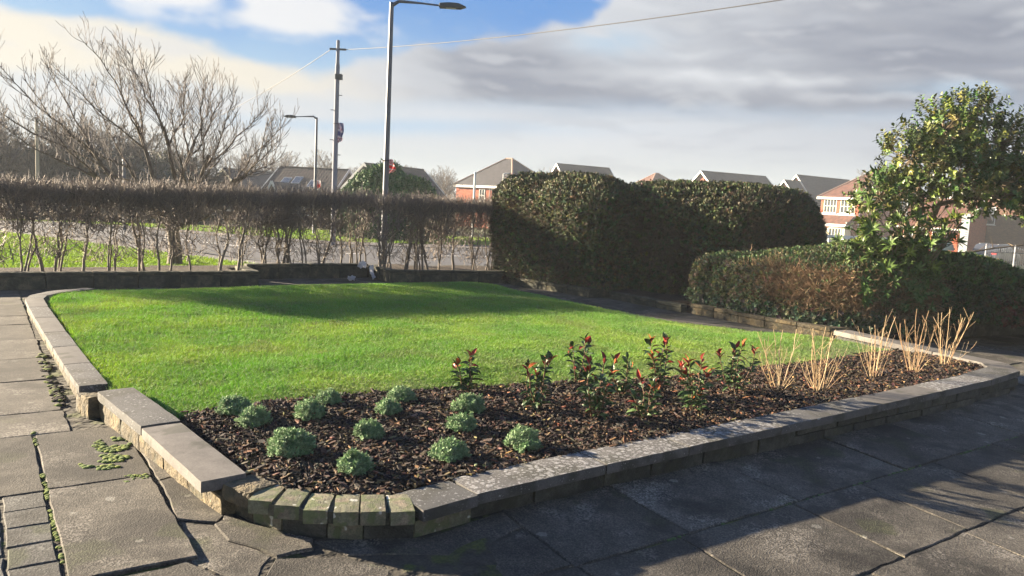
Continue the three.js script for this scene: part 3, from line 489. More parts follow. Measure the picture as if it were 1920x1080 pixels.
{ // the edging along the left of the lawn
  const w = thing('lawn_edging', 'sunlit stone edging along the left side of the lawn with two loose coping slabs', 'wall');
  const line = [[-1.25, 0.62], [-1.4, 1.6], [-1.53, 2.5]];
  layBlock(w, 'coping_slab', [-1.44, 1.62], [-1.34, 0.6], 0.118, 0.062, 0.225, COP.pale, 210, { round: 0.006, rough: 0.003, over: 0.01 });
  layBlock(w, 'coping_slab', [-1.56, 2.58], [-1.44, 1.63], 0.122, 0.064, 0.23, COP.spot, 211, { round: 0.008, rough: 0.004, over: 0.01 });
  const a = [[-1.55, 2.52], [-1.49, 2.12], [-1.44, 1.76], [-1.38, 1.36], [-1.33, 0.98], [-1.26, 0.58]];
  for (let k = 0; k + 1 < a.length; k++) layBlock(w, 'wall_block', a[k], a[k + 1], -0.03, k === 4 ? 0.125 : 0.147, 0.2, ROCK[k % 2], 220 + k, { rough: 0.014, round: 0.008, freq: 16, gap: 0.001 });
  // loose stones in the gap
  [[-1.59, 2.66, 0.13, 0.15, 0.1, 0.3], [-1.6, 2.82, 0.15, 0.12, 0.12, 0.1], [-1.5, 2.66, 0.2, 0.14, 0.12, 0.2], [-1.57, 2.74, 0.16, 0.07, 0.1, 0.6]].forEach(([u, v, l, h, d, t], k) => { const m = part(w, 'loose_stone', stone(l, h, d, 0.006, 0.014, 240 + k, 18), ROCK[k % 2], P(u, v, -0.01).toArray()); m.rotation.y = U_TURN + t + 1.57; });
  const b = [[-1.74, 7.65], [-1.735, 6.9], [-1.72, 6.1], [-1.7, 5.2], [-1.68, 4.45], [-1.66, 3.7], [-1.63, 2.92]];
  for (let k = 0; k + 1 < b.length; k++) layBlock(w, 'coping_stone', b[k], b[k + 1], 0.092, 0.055, 0.19, k % 2 ? COP.spot : COP.plain, 250 + k, { round: 0.008, rough: 0.005, over: 0.012 });
  for (let k = 0; k < 13; k++) { const v1 = 7.6 - k * 0.365, v0 = v1 - 0.362, u = (v) => -1.735 + (7.6 - v) * 0.0225; layBlock(w, 'wall_block', [u(v1), v1], [u(v0), v0], -0.03, 0.12, 0.17, ROCK[(k + 1) % 2], 262 + k, { rough: 0.012, round: 0.008, freq: 16, gap: 0.002 }); }
  const c = [[-1.0, 8.66], [-1.45, 8.36], [-1.68, 8.0], [-1.745, 7.66]];
  for (let k = 0; k + 1 < c.length; k++) layBlock(w, 'coping_stone', c[k], c[k + 1], -0.02, 0.16, 0.19, COP.spot, 280 + k, { round: 0.01, rough: 0.006 });
  for (let k = 0; k < 10; k++) layBlock(w, 'coping_stone', [-0.98 + (k + 1) * 0.63, 8.68], [-0.98 + k * 0.63, 8.68], -0.02, 0.115, 0.12, COP.spot, 290 + k, { round: 0.01, rough: 0.006 });
}
// planter kerbs at the back and right; each is a wall of its own
function kerbRun(name, label, pts, y0, h, seed, mats = KERB, L = 0.62, depth = 0.16, group) {
  const w = thing(name, label, 'wall', group); let s = seed;
  for (let k = 0; k + 1 < pts.length; k++) {
    const a = pts[k], b = pts[k + 1], len = Math.hypot(b[0] - a[0], b[1] - a[1]), n = Math.max(1, Math.round(len / L)), at = (t) => [lerp(a[0], b[0], t), lerp(a[1], b[1], t)];
    for (let m = 0; m < n; m++) { s++; layBlock(w, 'coping_stone', at(m / n), at((m + 1) / n), y0 + h - 0.055, 0.055, depth + 0.02, mats[s % 2], s, { over: 0.012, round: 0.01, rough: 0.006, gap: 0.003 }); layBlock(w, 'wall_block', at(m / n), at((m + 1) / n), y0 - 0.03, h - 0.028, depth, mats[(s + 1) % 2], s + 40, { rough: 0.007, gap: 0.003 }); }
  }
  return w;
}
kerbRun('planter_wall', 'long dark kerb wall below the bare hedge, left of the gap', [[-4.6, 9.8], [-2, 9.72], [1.62, 9.62], [1.66, 10.6]], 0, 0.24, 400);
kerbRun('planter_wall', 'set-back dark kerb wall at the middle of the bare hedge', [[1.7, 10.62], [4.02, 10.62]], 0, 0.26, 440);
kerbRun('planter_wall', 'dark kerb wall with broken mossy end right of the gap', [[4.02, 10.6], [4.0, 9.6], [6.35, 9.25]], 0, 0.24, 470);
kerbRun('planter_wall', 'low pale-edged kerb under the front of the clipped tall hedge', [[6.36, 9.2], [6.6, 7.05], [7.1, 7.0]], 0, 0.15, 500, KERB, 0.55);
kerbRun('planter_wall', 'dark low kerb in the recess between the two tall hedges', [[6.95, 6.9], [6.95, 5.2]], 0, 0.12, 530, KERB, 0.55);
kerbRun('planter_wall', 'sunlit low kerb below the ivy-skirted hedge', [[7.05, 5.1], [7.05, 3.7], [7.12, 2.7], [7.95, 2.42]], 0, 0.15, 560, ROCK, 0.5);
kerbRun('retaining_wall', 'shaded block wall under the dark juniper mound at right', [[7.97, 2.42], [10.6, 1.9], [13, 1.6]], 0, 0.36, 590, DARKSTONE, 0.45, 0.2);
// soil in the planters
const bedSoil = (name, poly, y, label) => structure(name, sheet(poly, (u, v) => y + 0.04 * vn2(u * 3, v * 3, 17), 0.3, -0.04), SOIL, label, 'soil');
bedSoil('planter_soil', [[-4.6, 9.9], [-2, 9.8], [1.55, 9.75], [1.58, 10.7], [1.7, 10.75], [4.1, 10.75], [4.1, 9.75], [6.45, 9.4], [7.2, 11], [4, 11.3], [0, 11.2], [-4.6, 11.2]], 0.16, 'dark planter soil along the bare hedge');
bedSoil('planter_soil', [[6.5, 9.2], [6.72, 7.15], [7.1, 7.1], [7.08, 5.1], [7.2, 3.7], [7.28, 2.75], [8.3, 2.45], [10.7, 2.05], [13, 1.75], [13, 6], [10, 11], [7.2, 11]], 0.12, 'dark planter soil under the clipped evergreen hedges');
stage('walls done');
// ================================================================ HEDGES
const twigCluster = (n, size, seed, r = 0.004) => {   // a bundle of forked twigs, pointing mostly up
  const g = mulberry(seed), B = new Build();
  for (let k = 0; k < n; k++) {
    let p = V3((g() - 0.5) * size * 0.8, (g() - 0.6) * size * 0.5, (g() - 0.5) * size * 0.8), d = V3((g() - 0.5) * 1.6, 0.3 + g(), (g() - 0.5) * 1.6).normalize(); const pts = [p.clone()], rr = [r * (0.6 + 0.8 * g())], m = 3;
    for (let s = 0; s < m; s++) { d.add(V3((g() - 0.5) * 0.9, (g() - 0.3) * 0.5, (g() - 0.5) * 0.9)).normalize(); p = p.clone().addScaledVector(d, size * (0.18 + 0.2 * g())); pts.push(p); rr.push(rr[0] * (1 - 0.75 * (s + 1) / m)); }
    B.tube(pts, rr, 3);
    const q = pts[1 + Math.floor(g() * 2)], e = d.clone().add(V3((g() - 0.5) * 2, g() * 0.6, (g() - 0.5) * 2)).normalize(); B.tube([q, q.clone().addScaledVector(e, size * 0.22)], [rr[1] * 0.7, r * 0.25], 3);
  }
  return B.geo();
};
function wander(g, from, to, r0, r1, n, wig, bulge = 0) {
  const pts = [], rr = [], off = V3(); for (let k = 0; k <= n; k++) { const t = k / n; if (k && k < n) off.add(V3((g() - 0.5) * wig, 0, (g() - 0.5) * wig)); const p = from.clone().lerp(to, t).addScaledVector(off, Math.sin(Math.PI * t)); p.y += bulge * Math.sin(Math.PI * t); pts.push(p); rr.push(lerp(r0, r1, t)); } return [pts, rr];
}
const TWIGS = [twigCluster(8, 0.28, 901, 0.0062), twigCluster(8, 0.32, 902, 0.0062), twigCluster(7, 0.24, 903, 0.0062)], FINE = [twigCluster(7, 0.2, 911, 0.004), twigCluster(7, 0.24, 912, 0.004)];
function bareHedge(label, u0, u1, vA, vB, y0, topA, topB, seed) {
  const h = thing('bare_hedge', label, 'hedge', 'sections of the bare hedge'), g = mulberry(seed), len = u1 - u0, V = (u) => lerp(vA, vB, (u - u0) / len), top = (u) => lerp(topA, topB, (u - u0) / len) + 0.05 * (vn2(u * 1.7, 3, seed) - 0.5);
  for (let u = u0 + 0.05; u < u1;) {   // the stems
    const cl = g() < 0.22 ? 4 : 1 + Math.floor(g() * 2);
    for (let c = 0; c < cl; c++) {
      const v = V(u) + (g() - 0.5) * 0.22, a = P(u + (g() - 0.5) * 0.12, v, y0 - 0.03), b = P(u + (g() - 0.5) * 0.36, v + (g() - 0.5) * 0.3, 0.98 + 0.3 * g()), r = 0.013 + 0.017 * g() * g() + (cl === 1 ? 0.005 : 0), B = new Build();
      const [pts, rr] = wander(g, a, b, r, r * 0.5, 9, 0.055); B.tube(pts, rr, 6);
      for (let t = 0; t < 9; t++) { const k = 2 + Math.floor(g() * 7), d = V3((g() - 0.5) * 2, 0.15 + 0.9 * g(), (g() - 0.5) * 2).normalize(), l = 0.12 + 0.3 * g(), m = pts[k].clone().addScaledVector(d, l * 0.5).add(V3((g() - 0.5) * 0.05, 0.02, (g() - 0.5) * 0.05)), e = m.clone().addScaledVector(d, l * 0.5).add(V3((g() - 0.5) * 0.08, 0.05, (g() - 0.5) * 0.08)); B.tube([pts[k], m, e], [rr[k] * 0.45, 0.0035, 0.0018], 3); if (g() < 0.6) B.tube([m, m.clone().add(V3((g() - 0.5) * 0.24, g() * 0.18, (g() - 0.5) * 0.24))], [0.003, 0.0015], 3); }
      part(h, 'stem', B.geo(), STEM);
    }
    u += 0.13 + 0.26 * g();
  }
  const lists = [[], [], []], fine = [[], []], tone = () => { const t = 0.6 + 0.8 * g(); return g() < 0.22 ? [0.24 * t, 0.19 * t, 0.15 * t] : [0.14 * t, 0.12 * t, 0.112 * t]; };
  const n = Math.round(len * 140);
  for (let k = 0; k < n; k++) {
    const u = u0 + g() * len, tp = top(u), s = Math.pow(g(), 0.62), lo = 0.68 + 0.4 * vn2(u * 2.1, 9, seed), y = lo + s * (tp - lo - 0.1), w = 0.62 * (0.55 + 0.45 * Math.sin(Math.PI * Math.min(1, s * 0.8 + 0.2)));
    const p = P(u, V(u) + (g() - 0.5) * w, y); lists[k % 3].push([spot(p.x, p.y, p.z, g() * 6.28, 0.8 + 0.45 * g(), 0.8 + 0.45 * g(), (g() - 0.5) * 1.3), tone()]);
  }
  for (let k = 0; k < len * 95; k++) { const u = u0 + g() * len, p = P(u, V(u) + (g() - 0.5) * 0.6, top(u) - 0.1 - 0.12 * g()); fine[k % 2].push([spot(p.x, p.y, p.z, g() * 6.28, 0.9 + 0.5 * g(), 1 + 0.4 * g(), (g() - 0.5) * 0.7), g() < 0.5 ? [0.18, 0.145, 0.12] : tone()]); }
  for (let k = 0; k < len * 42; k++) { const u = u0 + g() * len, p = P(u, V(u) + (g() - 0.5) * 0.4, y0 + 0.12 + g() * 0.7); fine[k % 2].push([spot(p.x, p.y, p.z, g() * 6.28, 1 + 0.8 * g(), 0.9 + 0.6 * g(), (g() - 0.5) * 1.8), tone()]); }
  lists.forEach((l, k) => copies(h, 'twigs', TWIGS[k], std({ color: 0xffffff, roughness: 0.7 }), l)); fine.forEach((l, k) => copies(h, 'twigs', FINE[k], std({ color: 0xffffff, roughness: 0.7 }), l));
  return h;
}
bareHedge('long leafless hedge behind the left kerb wall', -2.4, 1.75, 10.3, 10.2, 0.2, 1.5, 1.56, 1001);
bareHedge('leafless hedge standing back behind the gap', 1.65, 4.2, 10.98, 10.98, 0.2, 1.55, 1.58, 1002);
bareHedge('leafless hedge between the gap and the clipped evergreen', 4.0, 6.7, 10.15, 9.85, 0.2, 1.56, 1.6, 1003);

// a clipped evergreen: rounded body from an outline in world x, z
function body(outline, y0, H, seed, { round = 0.4, lump = 0.1, inset = 0, skew = null } = {}) {
  const cv = new THREE.CatmullRomCurve3(outline.map(([x, z]) => V3(x, 0, z)), true, 'catmullrom', 0.35), N = 64, ring = []; for (let k = 0; k < N; k++) ring.push(cv.getPointAt(k / N));
  const c = ring.reduce((s, p) => s.add(p), V3()).multiplyScalar(1 / N), tan = ring.map((p, k) => ring[(k + 1) % N].clone().sub(ring[(k - 1 + N) % N]).normalize()), out = tan.map((t, k) => { const n = V3(t.z, 0, -t.x); return n.dot(ring[k].clone().sub(c)) < 0 ? n.negate() : n; });
  const prof = [[0, 0.04], [0.15, 0], [0.4, -0.03], [0.65, -0.02], [0.8, 0.02], [0.9, 0.16 * round / 0.4], [0.96, 0.34 * round / 0.4], [0.99, 0.6 * round / 0.4], [1.0, 0.95 * round / 0.4]];
  const B = new Build(), rows = [];
  prof.forEach(([t, ins]) => { rows.push(ring.map((p, k) => { const toC = c.clone().sub(p), lim = Math.min(ins + inset, toC.length() * 0.85), q = p.clone().addScaledVector(t > 0.85 ? toC.clone().normalize() : out[k], t > 0.85 ? lim : -lim); const hh = H * (skew ? skew(q.x, q.z) : 1), y = y0 + t * (hh - inset), l = (vn3(q.x * 1.6, y * 1.6, q.z * 1.6, seed) - 0.5) * 2 * lump + (vn3(q.x * 5, y * 5, q.z * 5, seed + 3) - 0.5) * lump * 0.7; q.addScaledVector(out[k], l); return B.vert(q.x, y + l * 0.4 * t, q.z, out[k].x, t, out[k].z); })); });
  for (let r = 0; r + 1 < rows.length; r++) for (let k = 0; k < N; k++) { const m = (k + 1) % N; B.i.push(rows[r][k], rows[r][m], rows[r + 1][k], rows[r][m], rows[r + 1][m], rows[r + 1][k]); }
  const last = rows[rows.length - 1]; const cc = B.vert(c.x, y0 + (H * (skew ? skew(c.x, c.z) : 1) - inset), c.z, 0, 1, 0); for (let k = 0; k < N; k++) B.i.push(last[k], last[(k + 1) % N], cc);
  const g = B.geo(); g.computeVertexNormals();
  const n = g.attributes.normal; let s = 0; for (let k = 0; k < N; k++) s += n.getX(rows[3][k]) * out[k].x + n.getZ(rows[3][k]) * out[k].z; if (s < 0) { for (let k = 0; k < B.i.length; k += 3) [B.i[k + 1], B.i[k + 2]] = [B.i[k + 2], B.i[k + 1]]; g.setIndex(B.i); g.computeVertexNormals(); }
  return g;
}
function scatter(geo, n, g, fn) {   // n points spread over a surface: fn(point, normal)
  const p = geo.attributes.position, nn = geo.attributes.normal, ix = geo.index.array, cum = []; let tot = 0; const a = V3(), b = V3(), c = V3();
  for (let k = 0; k < ix.length; k += 3) { a.fromBufferAttribute(p, ix[k]); b.fromBufferAttribute(p, ix[k + 1]); c.fromBufferAttribute(p, ix[k + 2]); tot += b.clone().sub(a).cross(c.clone().sub(a)).length() / 2; cum.push(tot); }
  for (let s = 0; s < n; s++) {
    const t = g() * tot; let lo = 0, hi = cum.length - 1; while (lo < hi) { const m = (lo + hi) >> 1; if (cum[m] < t) lo = m + 1; else hi = m; }
    let u = g(), v = g(); if (u + v > 1) { u = 1 - u; v = 1 - v; } const k = lo * 3; a.fromBufferAttribute(p, ix[k]); b.fromBufferAttribute(p, ix[k + 1]); c.fromBufferAttribute(p, ix[k + 2]);
    const q = a.clone().addScaledVector(b.clone().sub(a), u).addScaledVector(c.clone().sub(a), v), N = V3().fromBufferAttribute(nn, ix[k]).multiplyScalar(1 - u - v).addScaledVector(V3().fromBufferAttribute(nn, ix[k + 1]), u).addScaledVector(V3().fromBufferAttribute(nn, ix[k + 2]), v).normalize();
    fn(q, N, s);
  }
}
const sprig = (n, leaf, wid, len, seed, full) => {   // leaves set round a short shoot that points along +y
  const g = mulberry(seed), B = new Build(); for (let k = 0; k < n; k++) { const t = k / n, a = k * 2.4 + g(), d = V3(Math.cos(a), 0.35 + 0.6 * t + 0.3 * (g() - 0.5), Math.sin(a)), o = V3(0, t * len, 0); const s = leaf * (0.75 + 0.5 * g()); full ? B.leaf(o, d, V3(0, 1, 0).addScaledVector(d, -0.3), s, s * wid, 0.3, 0.15) : B.flake(o, d, V3((g() - 0.5) * 0.6, 1, (g() - 0.5) * 0.6), s, s * wid); } return B.geo();
};
const along = (p, N, g, s, spread = 0.8) => { const d = N.clone().add(V3((g() - 0.5) * spread * 2, (g() - 0.35) * spread * 1.6, (g() - 0.5) * spread * 2)).normalize(), q = new THREE.Quaternion().setFromUnitVectors(UPV, d); q.multiply(new THREE.Quaternion().setFromAxisAngle(UPV, g() * 6.28)); return M4().compose(p, q, V3(s, s, s)); };
const SMALL = [sprig(14, 0.03, 0.62, 0.07, 1101), sprig(14, 0.034, 0.55, 0.08, 1102), sprig(12, 0.028, 0.6, 0.06, 1103)];
function evergreen(name, label, outline, y0, H, seed, dens, palette, opt = {}) {
  const h = thing(name, label, 'hedge', opt.group), g = mulberry(seed), surf = body(outline, y0, H, seed, opt);
  part(h, 'branch_core', body(outline, y0, H, seed, { ...opt, inset: opt.coreIn ?? 0.13 }), CORE);
  const lists = [[], [], []], dry = [[], []]; let area = 0;
  scatter(surf, dens, g, (q, N, k) => {
    const f = palette(q, N, g); if (!f) return; const deep = g() * g() * 0.12, p = q.clone().addScaledVector(N, 0.02 - deep);
    if (f.twig) dry[k % 2].push([along(p.addScaledVector(N, -0.08), N, g, 0.6 + 0.7 * g(), 0.9), f.c]); else lists[k % 3].push([along(p, N, g, (f.s ?? 1) * (0.7 + 0.7 * g()), f.spread ?? 0.8), f.c.map((x) => x * (0.65 + 0.7 * g()))]);
  });
  lists.forEach((l, k) => l.length && copies(h, 'foliage', (opt.sprigs ?? SMALL)[k], opt.mat ?? LEAF, l)); dry.forEach((l, k) => l.length && copies(h, 'dry_twigs', FINE[k], std({ color: 0xffffff, roughness: 0.85 }), l));
  return h;
}
// the tall clipped pair
const privet = (lowTwig) => (q, N, g) => {
  const n = fbm2(q.x * 1.4 + q.y * 0.8, q.z * 1.4 + q.y, 3, 41), bare = sstep(0.38, 0.62, n) * sstep(2.0, 1.3, q.y) * lowTwig; if (g() < bare * 0.8) return { twig: true, c: g() < 0.5 ? [0.15, 0.115, 0.075] : [0.08, 0.06, 0.045] };
  const r = g() + 0.5 * (fbm2(q.x * 0.9 + 3, q.y * 1.2 + q.z * 0.9, 3, 43) - 0.5); return { c: r < 0.05 ? [0.16, 0.16, 0.07] : r < 0.5 ? [0.085, 0.088, 0.042] : [0.055, 0.066, 0.032], s: 1 };
};
evergreen('clipped_hedge', 'tall rounded clipped evergreen beside the end of the bare hedge', [[-0.42, -15.5], [0.15, -14.85], [1.0, -13.95], [1.5, -13.55], [2.05, -13.9], [2.25, -14.6], [1.6, -15.8], [0.4, -16.5]], 0.1, 2.05, 1201, 23000, privet(0.6), { round: 0.62, lump: 0.12, group: 'tall clipped evergreens' });
evergreen('clipped_hedge', 'broad tall clipped evergreen behind the low ivy hedge', [[1.9, -14.3], [2.6, -13.6], [3.6, -13.05], [4.35, -12.85], [5.0, -13.1], [5.55, -13.9], [5.2, -15.2], [3.8, -16.2], [2.2, -15.6]], 0.1, 1.98, 1202, 27000, privet(0.9), { round: 0.55, lump: 0.14, group: 'tall clipped evergreens', skew: (x) => 1 - 0.05 * sstep(4.3, 5.4, x) - 0.14 * sstep(4.9, 5.6, x) });
// low hedge with a dry brown face and a skirt of ivy
const lowTop = (x) => 1 + 0.32 * sstep(3.6, 5.2, x);
evergreen('low_hedge', 'low rounded hedge with dry brown patch and ivy skirt', [[3.0, -12.4], [3.14, -11.95], [3.55, -11.35], [4.0, -10.8], [4.5, -10.38], [5.2, -10.2], [6.0, -10.6], [5.8, -11.6], [4.8, -12.1], [3.8, -12.8]], 0.1, 0.84, 1203, 21000, (q, N, g) => {
  if (q.y < 0.32 && q.x < 5.0) return { c: g() < 0.3 ? [0.15, 0.17, 0.11] : [0.06, 0.08, 0.045], s: 1.25, spread: 1 };
  const dryness = sstep(3.4, 3.9, q.x) * sstep(0.98, 0.86, q.y + 0.1 * vn2(q.x * 4, q.z * 4, 4)) * sstep(0.25, 0.45, q.y); if (g() < dryness * 0.86) return { twig: true, c: g() < 0.45 ? [0.34, 0.22, 0.13] : g() < 0.6 ? [0.22, 0.16, 0.09] : [0.12, 0.08, 0.05] };
  const r = g(); return { c: q.y > 0.85 ? (r < 0.5 ? [0.1, 0.13, 0.05] : [0.075, 0.11, 0.045]) : r < 0.2 ? [0.18, 0.16, 0.09] : [0.085, 0.095, 0.045], s: 0.9 };
}, { round: 0.42, lump: 0.1, skew: (x) => lowTop(x), coreIn: 0.17 });
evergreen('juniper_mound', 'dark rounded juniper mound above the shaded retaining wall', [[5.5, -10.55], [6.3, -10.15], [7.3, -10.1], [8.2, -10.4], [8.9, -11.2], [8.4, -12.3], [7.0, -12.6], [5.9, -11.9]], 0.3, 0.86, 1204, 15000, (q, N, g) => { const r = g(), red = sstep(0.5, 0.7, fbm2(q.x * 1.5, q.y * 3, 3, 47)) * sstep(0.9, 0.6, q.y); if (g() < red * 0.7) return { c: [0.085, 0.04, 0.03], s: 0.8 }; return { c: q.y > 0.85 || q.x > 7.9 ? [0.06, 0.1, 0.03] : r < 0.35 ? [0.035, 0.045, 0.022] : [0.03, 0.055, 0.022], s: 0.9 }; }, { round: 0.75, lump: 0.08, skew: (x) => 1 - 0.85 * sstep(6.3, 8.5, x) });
stage('hedges done');
// ================================================================ TREES
function limbs(g, B, fineB, from, dir, len, r, level, o) {   // a limb with side shoots; thick wood goes to B, thin to fineB
  const n = level === 0 ? 9 : level === 1 ? 6 : 4, pts = [from.clone()], rr = [r], d = dir.clone().normalize(), step = len / n;
  let p = from.clone();
  for (let k = 1; k <= n; k++) { d.add(V3((g() - 0.5) * o.wig, o.lift * (level ? 1 : 0.6) + (g() - 0.5) * o.wig * 0.6, (g() - 0.5) * o.wig)).normalize(); p = p.clone().addScaledVector(d, step); pts.push(p); rr.push(Math.max(o.rmin, r * (1 - 0.86 * k / n))); }
  (level < 1 ? B : fineB).tube(pts, rr, level === 0 ? 6 : level === 1 ? 4 : 3);
  if (level >= o.levels) return;
  const m = o.kids[level];
  for (let k = 0; k < m; k++) {
    const t = 0.22 + 0.76 * (k + g() * 0.8) / m, i = Math.min(n - 1, Math.floor(t * n)), q = pts[i].clone().lerp(pts[i + 1], t * n - i), T = pts[i + 1].clone().sub(pts[i]).normalize(), s = V3(g() - 0.5, g() - 0.42, g() - 0.5); s.addScaledVector(T, -s.dot(T)).normalize();
    const nd = T.clone().multiplyScalar(0.75).addScaledVector(s, 0.55 + 0.5 * g()).add(V3(0, o.up, 0)).normalize();
    limbs(g, B, fineB, q, nd, len * (o.ratio * (0.6 + 0.6 * g())) * (1.1 - 0.55 * t), Math.max(o.rmin, rr[i] * 0.52), level + 1, o);
  }
}
{ // the wide bare cherry behind the left part of the hedge
  const t = thing('bare_tree', 'wide leafless garden tree spreading above the left part of the hedge', 'tree'), g = mulberry(2001), B = new Build(), F = new Build(), T = new Build(), base = V3(-6.9, -0.1, -15.6), fork = V3(-6.95, 0.75, -15.6);
  T.tube([base, V3(-6.88, 0.3, -15.6), fork, V3(-6.9, 1.15, -15.55)], [0.16, 0.125, 0.12, 0.1], 9);
  const O = { wig: 0.24, lift: 0.13, rmin: 0.004, levels: 2, kids: [0, 4], ratio: 0.55, up: 0.22 };
  const run = (from, to, r0, r1, n, sag) => { const pts = [], rr = [], off = V3(); for (let k = 0; k <= n; k++) { const q = k / n; off.add(V3((g() - 0.5) * 0.1, (g() - 0.5) * 0.08, (g() - 0.5) * 0.1)); const p = from.clone().lerp(to, q).addScaledVector(off, Math.sin(Math.PI * q)); p.y -= sag * Math.sin(Math.PI * q); pts.push(p); rr.push(lerp(r0, r1, Math.pow(q, 0.8))); } B.tube(pts, rr, r0 > 0.03 ? 7 : 5); return [pts, rr]; };
  const shoots = (pts, rr, from, per, len) => { for (let s = from; s + 1 < pts.length; s++) for (let m = 0; m < per; m++) { const T2 = pts[s + 1].clone().sub(pts[s]).normalize(), q = pts[s].clone().lerp(pts[s + 1], g()), sd = V3(g() - 0.5, g() - 0.38, g() - 0.5); sd.addScaledVector(T2, -sd.dot(T2)).normalize(); limbs(g, B, F, q, T2.multiplyScalar(0.8).addScaledVector(sd, 0.75).add(V3(0, 0.25, 0)), len * (0.6 + 0.8 * g()) * (1.15 - 0.5 * s / pts.length), Math.max(0.006, rr[s] * 0.4), 1, O); } };
  // main limbs, each forking into several that rise to the rim of the crown
  const mains = [[[-8.5, 2.35, -15.3], [[-10.5, 4.3, -15.4], [-10.6, 3.55, -14.8], [-9.7, 4.35, -15.9], [-9.3, 3.7, -14.7]]], [[-8.1, 1.95, -16.1], [[-10.45, 3.2, -16.4], [-9.9, 2.5, -15.9], [-9.1, 3.9, -16.6]]], [[-7.7, 2.75, -15.7], [[-8.75, 4.72, -15.5], [-8.3, 4.55, -16.2], [-9.0, 4.0, -15.2], [-7.9, 4.3, -15.3]]], [[-6.95, 2.7, -15.2], [[-7.5, 4.35, -15.0], [-7.05, 4.1, -14.6], [-6.7, 4.0, -15.6]]], [[-6.75, 2.5, -16.2], [[-7.3, 4.1, -16.7], [-6.5, 3.95, -16.5], [-6.1, 3.7, -16.0]]], [[-6.1, 2.2, -15.3], [[-5.55, 3.75, -15.2], [-6.05, 3.9, -14.9], [-5.1, 3.55, -15.7]]], [[-5.75, 1.75, -15.7], [[-4.75, 3.2, -15.6], [-4.7, 2.85, -15.1], [-5.1, 2.5, -16.2], [-5.2, 3.3, -16.1]]], [[-6.3, 1.7, -14.9], [[-5.4, 2.6, -14.4], [-6.4, 3.2, -14.3]]], [[-8.3, 1.75, -15.0], [[-9.8, 2.9, -14.7], [-8.9, 3.0, -14.4]]]];
  for (const [node, tips] of mains) { const nd = V3(...node), [mp, mr] = run(fork.clone().add(V3((g() - 0.5) * 0.12, -0.15 + 0.35 * g(), (g() - 0.5) * 0.12)), nd, 0.05 + 0.014 * g(), 0.032, 7, 0.16); shoots(mp, mr, 3, 1, 0.6);
    for (const tp of tips) { const tip = [tp[0], tp[1] - 0.34, tp[2]], [p, r] = run(nd.clone().lerp(mp[5], g() * 0.8), V3(...tip), 0.024, 0.005, 10, 0.06); shoots(p, r, 1, 2, 0.62); for (let k = 3; k < p.length; k++) for (let m = 0; m < 3; m++) { const d = V3(g() - 0.5, 0.6 + 0.5 * g(), g() - 0.5).normalize(); F.tube([p[k], p[k].clone().addScaledVector(d, 0.05 + 0.12 * g())], [0.006, 0.004], 3); } } }
  part(t, 'trunk', T.geo(), BARK); part(t, 'branches', B.geo(), BARK); part(t, 'twigs', F.geo(), TWIG, null, 'stuff');
}
// trees far off: a trunk, limbs and a haze of fine twigs; a few grown forms, each tree its own copy
function farTree(seed, H, spread, dense) {
  const g = mulberry(seed), T = new Build(), B = new Build(), F = new Build(), r = H * 0.018;
  const top = V3((g() - 0.5) * 0.6, H * 0.62, (g() - 0.5) * 0.6), [pts, rr] = wander(g, V3(0, -0.2, 0), top, r * 1.3, r * 0.5, 6, H * 0.02); T.tube(pts, rr, 6);
  for (let k = 0; k < dense; k++) { const t = 0.15 + 0.85 * (k + g()) / dense, i = Math.min(5, Math.floor(t * 6)), q = pts[i].clone().lerp(pts[i + 1], t * 6 - i), a = k * 2.4 + g(), d = V3(Math.cos(a) * spread, 0.7 + 0.6 * t, Math.sin(a) * spread).normalize(); limbs(g, B, F, q, d, H * (0.5 - 0.2 * t) * (0.8 + 0.4 * g()), r * 0.5, 0, { wig: 0.22, lift: 0.06, rmin: 0.012, levels: 2, kids: [10, 7], ratio: 0.46, up: 0.15 }); }
  return [T.geo(), B.geo(), F.geo()];
}
const FORMS = [farTree(2101, 8, 0.75, 20), farTree(2102, 8, 0.55, 18), farTree(2103, 8, 0.95, 22)];
const farProto = FORMS.map(([a, b, c]) => { const o = new THREE.Group(); part(o, 'trunk', a, BARK); part(o, 'branches', b, TWIGFAR, null); part(o, 'twigs', c, TWIGFAR, null, 'stuff'); return o; });
function placeFar(f, x, z, H, label, group, w = 1) { const o = farProto[f].clone(); o.name = numbered('bare_tree'); o.position.set(x, groundAt(x, z), z); o.scale.set(H / 8 * w, H / 8 * (z > -60 && x < -15 ? 0.84 : 1), H / 8 * w); o.rotation.y = x * 1.7 + z; o.userData = { label, category: 'tree' }; if (group) o.userData.group = group; scene.add(o); }
const wood = 'leafless tree in the wood beyond the road at far left', wgrp = 'bare trees of the far left wood';
